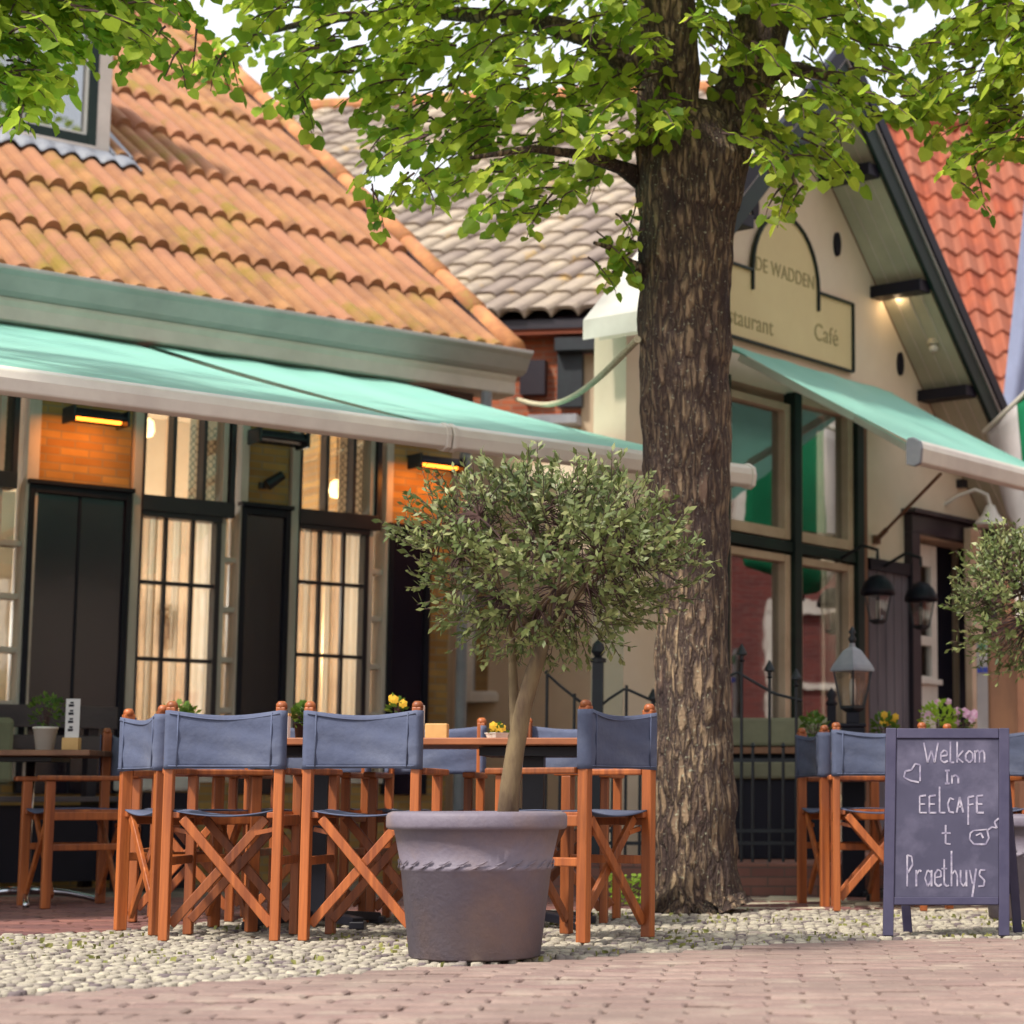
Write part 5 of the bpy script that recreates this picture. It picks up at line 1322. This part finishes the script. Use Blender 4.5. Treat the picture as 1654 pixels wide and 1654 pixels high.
# napkin holder and small box on the long table
t = thing('napkin_box', Vector((atY(678, 1190, 8.75).x, 8.75, .752)), 'white folded card beside a pale wooden block behind the left edge of the planter chair', 'box')
c = Vector((atY(678, 1190, 8.75).x, 8.75, .752)); b = MB(); b.box(c + Vector((0, 0, .07)), (.03, .05, .14)); b.build('card', M['paper'], t, bevel=.003)
b = MB(); b.box(c + Vector((.07, 0, .032)), (.09, .06, .064)); b.build('block', M['lightwood'], t, bevel=.004)
t = thing('box', Vector((atY(457, 1190, 8.75).x, 8.75, .752)), 'cream card box on the long table between the two nearest chairs', 'box')
c = Vector((atY(457, 1190, 8.75).x, 8.75, .752)); b = MB(); b.box(c + Vector((0, 0, .05)), (.05, .05, .1)); b.build('carton', M['paper'], t, bevel=.004); b = MB(); b.box(c + Vector((0, 0, .101)), (.054, .054, .01)); b.build('lid', M['lightwood'], t)

# =================================================================== BENCHES
t = thing('wall_bench', L.P(.3, .4, 0), 'grey brown plank bench against the cottage wall at the left edge', 'bench')
bu0, bu1 = -2.4, L.un(192, 1160, .35)[0]
b = MB(); b.fb(L, bu0, bu1, .30, .335, .93, 1.06); b.fb(L, bu0, bu1, .30, .335, .80, .885); b.build('backrest', M['plank'], t, bevel=.004)
b = MB()
for k in range(4): b.fb(L, bu0, bu1, .34 + k * .1, .43 + k * .1, .50, .53)
b.build('seat', M['plank'], t, bevel=.004)
for k in range(4):
    uu_ = bu0 + .1 + k * (bu1 - bu0 - .26) / 3
    b = MB(); b.fb(L, uu_, uu_ + .06, .22, .298, 0, 1.04); b.fb(L, uu_, uu_ + .06, .3, .74, .43, .498); b.fb(L, uu_, uu_ + .06, .68, .74, 0, .43); b.build('leg', M['dark'], t)
b = MB(); b.fb(L, bu0, bu1, .62, .64, .05, .48); b.build('skirt', M['navy'], t)
t = thing('cushion', L.P(-.35, .4, .535), 'olive green cushion leaning on the plank bench at the left edge', 'cushion')
b = MB(); b.fb(L, bu0 + .4, L.un(22, 1200, .4)[0], .345, .42, .6, .98); b.build('cover', M['greencush'], t, bevel=.03)
cu0, cu1 = L.un(205, 1260, .6)[0], L.un(300, 1260, .6)[0]
t = thing('wooden_crate_seat', L.P(cu0, .5, 0), 'pale grey seat block seen through the legs of the nearest chair', 'seat')
b = MB(); b.fb(L, cu0, cu1, .4, .8, .56, .66); b.build('seat_pad', M['cushion'], t, bevel=.02)
b = MB(); b.fb(L, cu0 + .03, cu1 - .03, .43, .77, 0, .555); b.build('base', M['navy'], t)

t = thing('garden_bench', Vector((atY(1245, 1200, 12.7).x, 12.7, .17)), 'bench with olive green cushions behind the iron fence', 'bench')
gx0, gx1 = atY(1165, 1200, 12.7).x, atY(1345, 1200, 12.7).x
def wb(x0, x1, y0, y1, z0, z1): 
    m = MB(); m.box(((x0 + x1) / 2, (y0 + y1) / 2, (z0 + z1) / 2), (x1 - x0, y1 - y0, z1 - z0)); return m
wb(gx0, gx1, 12.85, 12.95, .83, 1.0).build('back_cushion', M['greencush'], t, bevel=.02)
wb(gx0, gx1, 12.45, 12.84, .63, .74).build('seat_cushion', M['greencush'], t, bevel=.02)
wb(gx0 - .05, gx1 + .05, 12.855, 12.9, .785, .825).build('rail', M['brownwood'], t, bevel=.004)
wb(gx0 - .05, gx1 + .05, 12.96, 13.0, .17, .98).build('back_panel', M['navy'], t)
wb(gx0, gx1, 12.5, 12.84, .175, .628).build('base', M['navy'], t)  # dark block standing in for the shade under the seat

# =================================================================== IRON FENCE on the terrace edge
FY = 11.75
def fz_(y): return H + (1295 - y) / F * FY * 1.0
def fx(x): return (x - PX) / F * FY * 1.0 + 0.0
def fp(x, y): return atY(x, y, FY)
t = thing('iron_fence', fp(1080, 1390), 'dark iron fence with spikes and swept top behind the tree trunk', 'fence')
b = MB()
for yy in (1228, 1342, 1362): b.bar(fp(880, yy), fp(1302, yy), .02, .02)
b.build('rail', M['iron'], t)
def swept(x):
    pts = [(880, 1085), (905, 1108), (935, 1132), (962, 1146), (985, 1128), (1010, 1112), (1050, 1130), (1100, 1150), (1150, 1110), (1190, 1085), (1215, 1100), (1250, 1120), (1302, 1134)]
    return lerp_pts(pts, x)
b = MB(); b.smooth = True; b.tube([fp(x, swept(x)) for x in range(880, 1303, 8)], .008, 6); b.build('top_rail', M['iron'], t)
for k, x in enumerate((884, 928, 1012, 1055, 1110, 1155, 1198, 1243, 1286)):
    b = MB(); top = swept(x) - (36 if x in (1198, 1243, 1286) else 6); p = fp(x, top); b.tube([Vector((p.x, FY, .175)), p], .009, 6)
    if x in (1198, 1243, 1286, 1055): b.lathe(p, [(0, .05), (.008, .04), (.012, .03), (.028, .0), (.03, -.012), (.012, -.018), (.01, -.04), (.02, -.045), (0, -.06)], 10)
    b.build('bar', M['iron'], t)
for x in (905, 950, 990, 1034, 1080, 1132, 1176, 1216, 1265, 1300):
    b = MB(); p = fp(x, 1208); b.tube([Vector((p.x, FY, .175)), p, p + Vector((0, 0, .012)), p + Vector((0, 0, .03))], [.009, .009, .016, .003], 6); b.build('bar', M['iron'], t)
b = MB(); p = fp(966, 1070); b.box((p.x, FY, (p.z + .17) / 2), (.06, .06, p.z - .17)); b.lathe(p, [(.045, 0), (.045, .02), (.02, .03), (.04, .06), (.03, .1), (0, .13)], 12); b.build('post', M['iron'], t)

# lantern posts
def lamp_post(x, yb, Y, s, label, w_=.1):
    p = atY(x, yb, Y); t = thing('lantern_post', Vector((p.x, Y, .17 if Y > 11.6 else 0)), label, 'lamp')
    lantern_body(p, s, t, M['iron'], M['zinc'])
    b = MB(); b.smooth = True; b.lathe(p + Vector((0, 0, .3 * s)), [(0, .13 * s), (.012 * s, .11 * s), (.03 * s, .08 * s), (.014 * s, .06 * s), (.032 * s, .03 * s), (.02 * s, 0), (0, -.01)], 12); b.build('finial', M['iron'], t)
    b = MB(); z0 = .17 if Y > 11.6 else 0
    b.box((p.x, Y, (p.z - .22 * s) - .03), (.07, .07, .06)); b.box((p.x, Y, p.z - .22 * s - .07), (w_ * 1.15, w_ * 1.15, .02)); b.box((p.x, Y, (p.z - .22 * s - .08 + z0) / 2), (w_, w_, p.z - .22 * s - .08 - z0)); b.build('post', M['navy'], t, bevel=.005)
lamp_post(1377, 1103, 11.5, .72, 'lantern with silvery roof on a black post behind the pale lit chair', .12)
# second slim black post beside it
p = atY(1343, 1110, 11.9); t = thing('bollard', Vector((p.x, 11.9, .17)), 'slim black post left of the lantern post', 'post')
b = MB(); b.box((p.x, 11.9, (p.z - .1 + .17) / 2), (.05, .05, p.z - .1 - .17)); b.build('shaft', M['navy'], t, bevel=.004)
b = MB(); b.smooth = True; b.lathe(p + Vector((0, 0, -.1)), [(.03, 0), (.035, .01), (.02, .03), (.03, .06), (0, .1)], 12); b.build('knob', M['navy'], t)

# standing poster in the doorway side
t = thing('poster_stand', atY(1588, 1170, 14.0), 'pale notice board with a blue stripe beside the brown post', 'notice board')
b = MB(); c = atY(1587, 1095, 14.0); c.z = (c.z); b.box((c.x, 14.0, c.z - .1), (.075, .02, .75)); b.build('panel', M['flagwhite'], t)
b = MB(); q_ = atY(1587, 1082, 13.985); b.box((c.x, 13.985, q_.z), (.07, .004, .035)); b.build('stripe', mat('blue_stripe', lin((70, 90, 200)), None, .6, 3), t)
b = MB(); q_ = atY(1587, 1046, 13.985); b.box((c.x, 13.985, q_.z), (.05, .004, .06)); b.build('emblem', mat('green_print', lin((90, 150, 110)), None, .6, 3), t)
b = MB(); b.box((c.x, 14.03, (c.z + .2 + .17) / 2), (.03, .03, c.z + .2 - .17)); b.build('pole', M['iron'], t)
t = thing('wooden_post', Vector((atY(1618, 1100, 13.2).x, 13.2, .17)), 'broad orange brown wooden post under the right hand olive tree', 'post')
p = atY(1618, 1010, 13.2); b = MB(); b.box((p.x, 13.2, (p.z + .17) / 2), (.17, .12, p.z - .17)); b.build('shaft', M['brownwood'], t, bevel=.006); b = MB(); b.box((p.x, 13.2, p.z + .01), (.2, .15, .02)); b.build('cap', M['brownwood'], t)

# =================================================================== CHALKBOARD
g0, g1 = gnd(1432, 1512), gnd(1624, 1512)
cx, cy = (g0.x + g1.x) / 2, g0.y
t = thing('chalkboard', Vector((cx, cy, 0)), 'folding chalkboard lettered in chalk standing at the edge of the cobbles', 'sign')
hw_, hh = (g1.x - g0.x) / 2 - .005, .79
ang = -.13; lean = math.radians(9)
U_ = Vector((math.cos(ang), math.sin(ang), 0)); 
U_ = Vector((1, .02, 0)).normalized(); BK = Vector((-U_.y, U_.x, 0))
V_ = (Vector((0, 0, 1)) * math.cos(lean) + BK * math.sin(lean)).normalized(); N_ = U_.cross(V_).normalized() * 1.0
if N_.y > 0: N_ = -N_
bo = Vector((cx, cy, 0))
def BP(a, b_, w_=0): return bo + U_ * (a + .11 * b_ / hh * .25) + V_ * b_ + N_ * w_
def bbox(mb, a0, a1, b0, b1, w0_, w1_):
    mb.hexa([BP(a0, b0, w1_), BP(a1, b0, w1_), BP(a1, b0, w0_), BP(a0, b0, w0_), BP(a0, b1, w1_), BP(a1, b1, w1_), BP(a1, b1, w0_), BP(a0, b1, w0_)])
fw = .04
for s_ in (-1, 1):
    b = MB(); x0, x1 = (-hw_ - .02, -hw_ - .02 + fw) if s_ < 0 else (hw_ + .02 - fw, hw_ + .02); bbox(b, x0, x1, 0, hh, -.012, .012); b.build('leg', M['boardframe'], t, bevel=.003)
b = MB(); bbox(b, -hw_ - .02 + fw + .001, hw_ + .02 - fw - .001, hh - fw, hh - .001, -.012, .011); b.build('top_rail', M['boardframe'], t, bevel=.003)
b = MB(); bbox(b, -hw_ - .02 + fw + .001, hw_ + .02 - fw - .001, .115, .145, -.012, .011); b.build('bottom_rail', M['boardframe'], t, bevel=.003)
b = MB(); bbox(b, -hw_ - .02 + fw + .001, hw_ + .02 - fw - .001, .146, hh - fw - .001, -.008, .004); b.build('board', M['chalk'], t)
# rear leaf, leaning the other way
b = MB(); tpl = BP(0, hh); off = Vector((.07, 0, 0))
V2 = (Vector((0, 0, 1)) * math.cos(lean) - BK * math.sin(lean)).normalized()
def BR(a, d_): return tpl - V2 * d_ + U_ * a + off * (d_ / hh) - N_ * .015
for a in (-hw_ + .0, hw_ - .01):
    b = MB(); b.bar(BR(a, .01), BR(a, hh - .0), .035, .022, up=BK); b.build('rear_leg', M['boardframe'], t, bevel=.003)
b = MB(); b.hexa([BR(-hw_ + .02, .64), BR(hw_ + .03 - .02, .64), BR(hw_ + .01, .64) - N_ * .008, BR(-hw_ + .02, .64) - N_ * .008, BR(-hw_ + .02, .02), BR(hw_ + .01, .02), BR(hw_ + .01, .02) - N_ * .008, BR(-hw_ + .02, .02) - N_ * .008]); b.build('rear_board', M['navy'], t)
# chalk lettering: hand-drawn strokes
G = {
 'W': [[(0, 1), (.25, 0), (.5, .6), (.72, 0), (.95, 1)]], 'e': [[(.05, .32), (.5, .36), (.5, .55), (.3, .62), (.08, .45), (.08, .12), (.3, 0), (.55, .08)]],
 'l': [[(.1, 1.05), (.1, 0), (.35, 0)]], 'k': [[(.1, 1.05), (.1, 0)], [(.5, .6), (.1, .25), (.5, 0)]], 'o': [[(.3, .6), (.05, .4), (.05, .15), (.3, 0), (.52, .15), (.52, .45), (.3, .6)]],
 'm': [[(.05, 0), (.05, .6)], [(.05, .5), (.25, .62), (.35, .45), (.35, 0)], [(.35, .5), (.55, .62), (.68, .45), (.68, 0)]], 'I': [[(.0, .95), (.3, .95)], [(.15, .95), (.15, 0)], [(0, 0), (.3, 0)]],
 'n': [[(.05, 0), (.05, .6)], [(.05, .5), (.28, .62), (.45, .45), (.45, 0)]], 'E': [[(.45, 1), (.05, .95), (.05, 0), (.5, 0)], [(.05, .5), (.4, .5)]], 'L': [[(.08, 1.5), (.08, 0), (.45, 0)]],
 'C': [[(.45, .75), (.2, .85), (.05, .5), (.15, .05), (.45, 0)]], 'A': [[(0, 0), (.2, .9), (.42, 0)], [(.06, .35), (.36, .35)]], 'F': [[(.5, .95), (.12, .9), (.12, -.7)], [(.12, .45), (.45, .5)]],
 't': [[(.1, 1), (.1, .1), (.3, 0), (.42, .05)], [(-.08, .65), (.3, .65)]], 'P': [[(.05, 0), (.05, 1.15), (.35, 1.1), (.42, .8), (.1, .5)]], 'r': [[(.05, 0), (.05, .6)], [(.05, .4), (.25, .6), (.4, .55)]],
 'a': [[(.45, .5), (.2, .6), (.03, .3), (.2, 0), (.45, .2)], [(.47, .6), (.47, 0)]], 'h': [[(.05, 0), (.05, 1.3)], [(.05, .4), (.28, .6), (.45, .4), (.45, 0)]], 'u': [[(.05, .6), (.05, .15), (.25, 0), (.45, .2)], [(.45, .6), (.45, 0)]],
 'y': [[(.05, .6), (.25, .1)], [(.5, .65), (.2, -.5)]], 's': [[(.5, .6), (.15, .6), (.08, .42), (.45, .22), (.4, .02), (.02, 0)]], 'T': [[(.1, 1.3), (.1, .05), (.35, 0)], [(-.1, .75), (.35, .75)]]}
b = MB()
def stroke(pl, r=.0032):
    for p, q_ in zip(pl, pl[1:]):
        P0, P1 = BP(p[0], p[1], .0052), BP(q_[0], q_[1], .0052); b.bar(P0, P1, random.uniform(.8, 1.2) * r * 2, .0016, up=N_)
A0 = -hw_ + .02
def px2(x, y):     # pixel on the board's plane
    r = ray(x, y); o = Vector((0, 0, H)); p = BP(0, 0, 0); tt = (p - o).dot(N_) / r.dot(N_); h = o + r * tt - bo
    bb = h.dot(V_); return h.dot(U_) - .11 * bb / hh * .25, bb
def write(s, x0, x1, ybase, hpx):
    wds = [{'W': 1.05, 'm': .85, 'l': .45, 'I': .4, 't': .55, 'L': .55, ' ': .4, 'T': .5}.get(c_, .62) for c_ in s]; tot = sum(wds); k = (x1 - x0) / tot; x = x0
    for c_, w_ in zip(s, wds):
        for st_ in G.get(c_, []):
            stroke([px2(x + px_ * k, ybase - py_ * hpx) for px_, py_ in st_])
        x += w_ * k
write('Welkom', 1492, 1594, 1232, 32)
write('In', 1526, 1552, 1266, 22)
write('EELCAFE', 1484, 1592, 1313, 28)
write('T', 1524, 1540, 1364, 24)
write('Praethuys', 1464, 1594, 1432, 44)
stroke([px2(*p) for p in [(1486, 1262), (1486, 1236), (1478, 1234), (1472, 1244), (1462, 1246), (1460, 1256), (1470, 1261), (1484, 1264)]])
stroke([px2(*p) for p in [(1567, 1346), (1566, 1356), (1573, 1364), (1592, 1364), (1597, 1354), (1594, 1340), (1572, 1342), (1567, 1346)]]); stroke([px2(*p) for p in [(1594, 1342), (1602, 1336), (1610, 1338), (1606, 1328), (1613, 1322)]]); stroke([px2(*p) for p in [(1576, 1350), (1584, 1346), (1588, 1354)]])
b.build('chalk_lettering', M['chalkline'], t)

# small weeds at the foot of the tree
for x, y, lab, mt_, nn_ in ((1080, 1470, 'small yellow green weed at the left foot of the tree trunk', M['lime'], 46), (1015, 1462, 'bright lime plant behind the legs of the chair beside the trunk', M['lime'], 120)):
    g_ = gnd(x, y); s = 1.0 if nn_ < 60 else 1.6
    f = MB()
    for _ in range(nn_):
        a = random.random() * 6.28; r = random.random() ** .5 * .06 * s; p = g_ + Vector((math.cos(a) * r, math.sin(a) * r, random.random() * .09 * s)); d = Vector((math.cos(a), math.sin(a), random.uniform(.1, 1.2))).normalized()
        leaf(f, p, d, Vector((random.uniform(-.5, .5), random.uniform(-1, 0), 1)).normalized(), random.uniform(.014, .03), random.random())
    for k in range(6): f.tube([g_, g_ + Vector((random.uniform(-.04, .04), random.uniform(-.04, .04), .08 * s))], .002, 4, caps=False)
    f.build('weed', mt_, loc=g_, label=lab, category='plant')
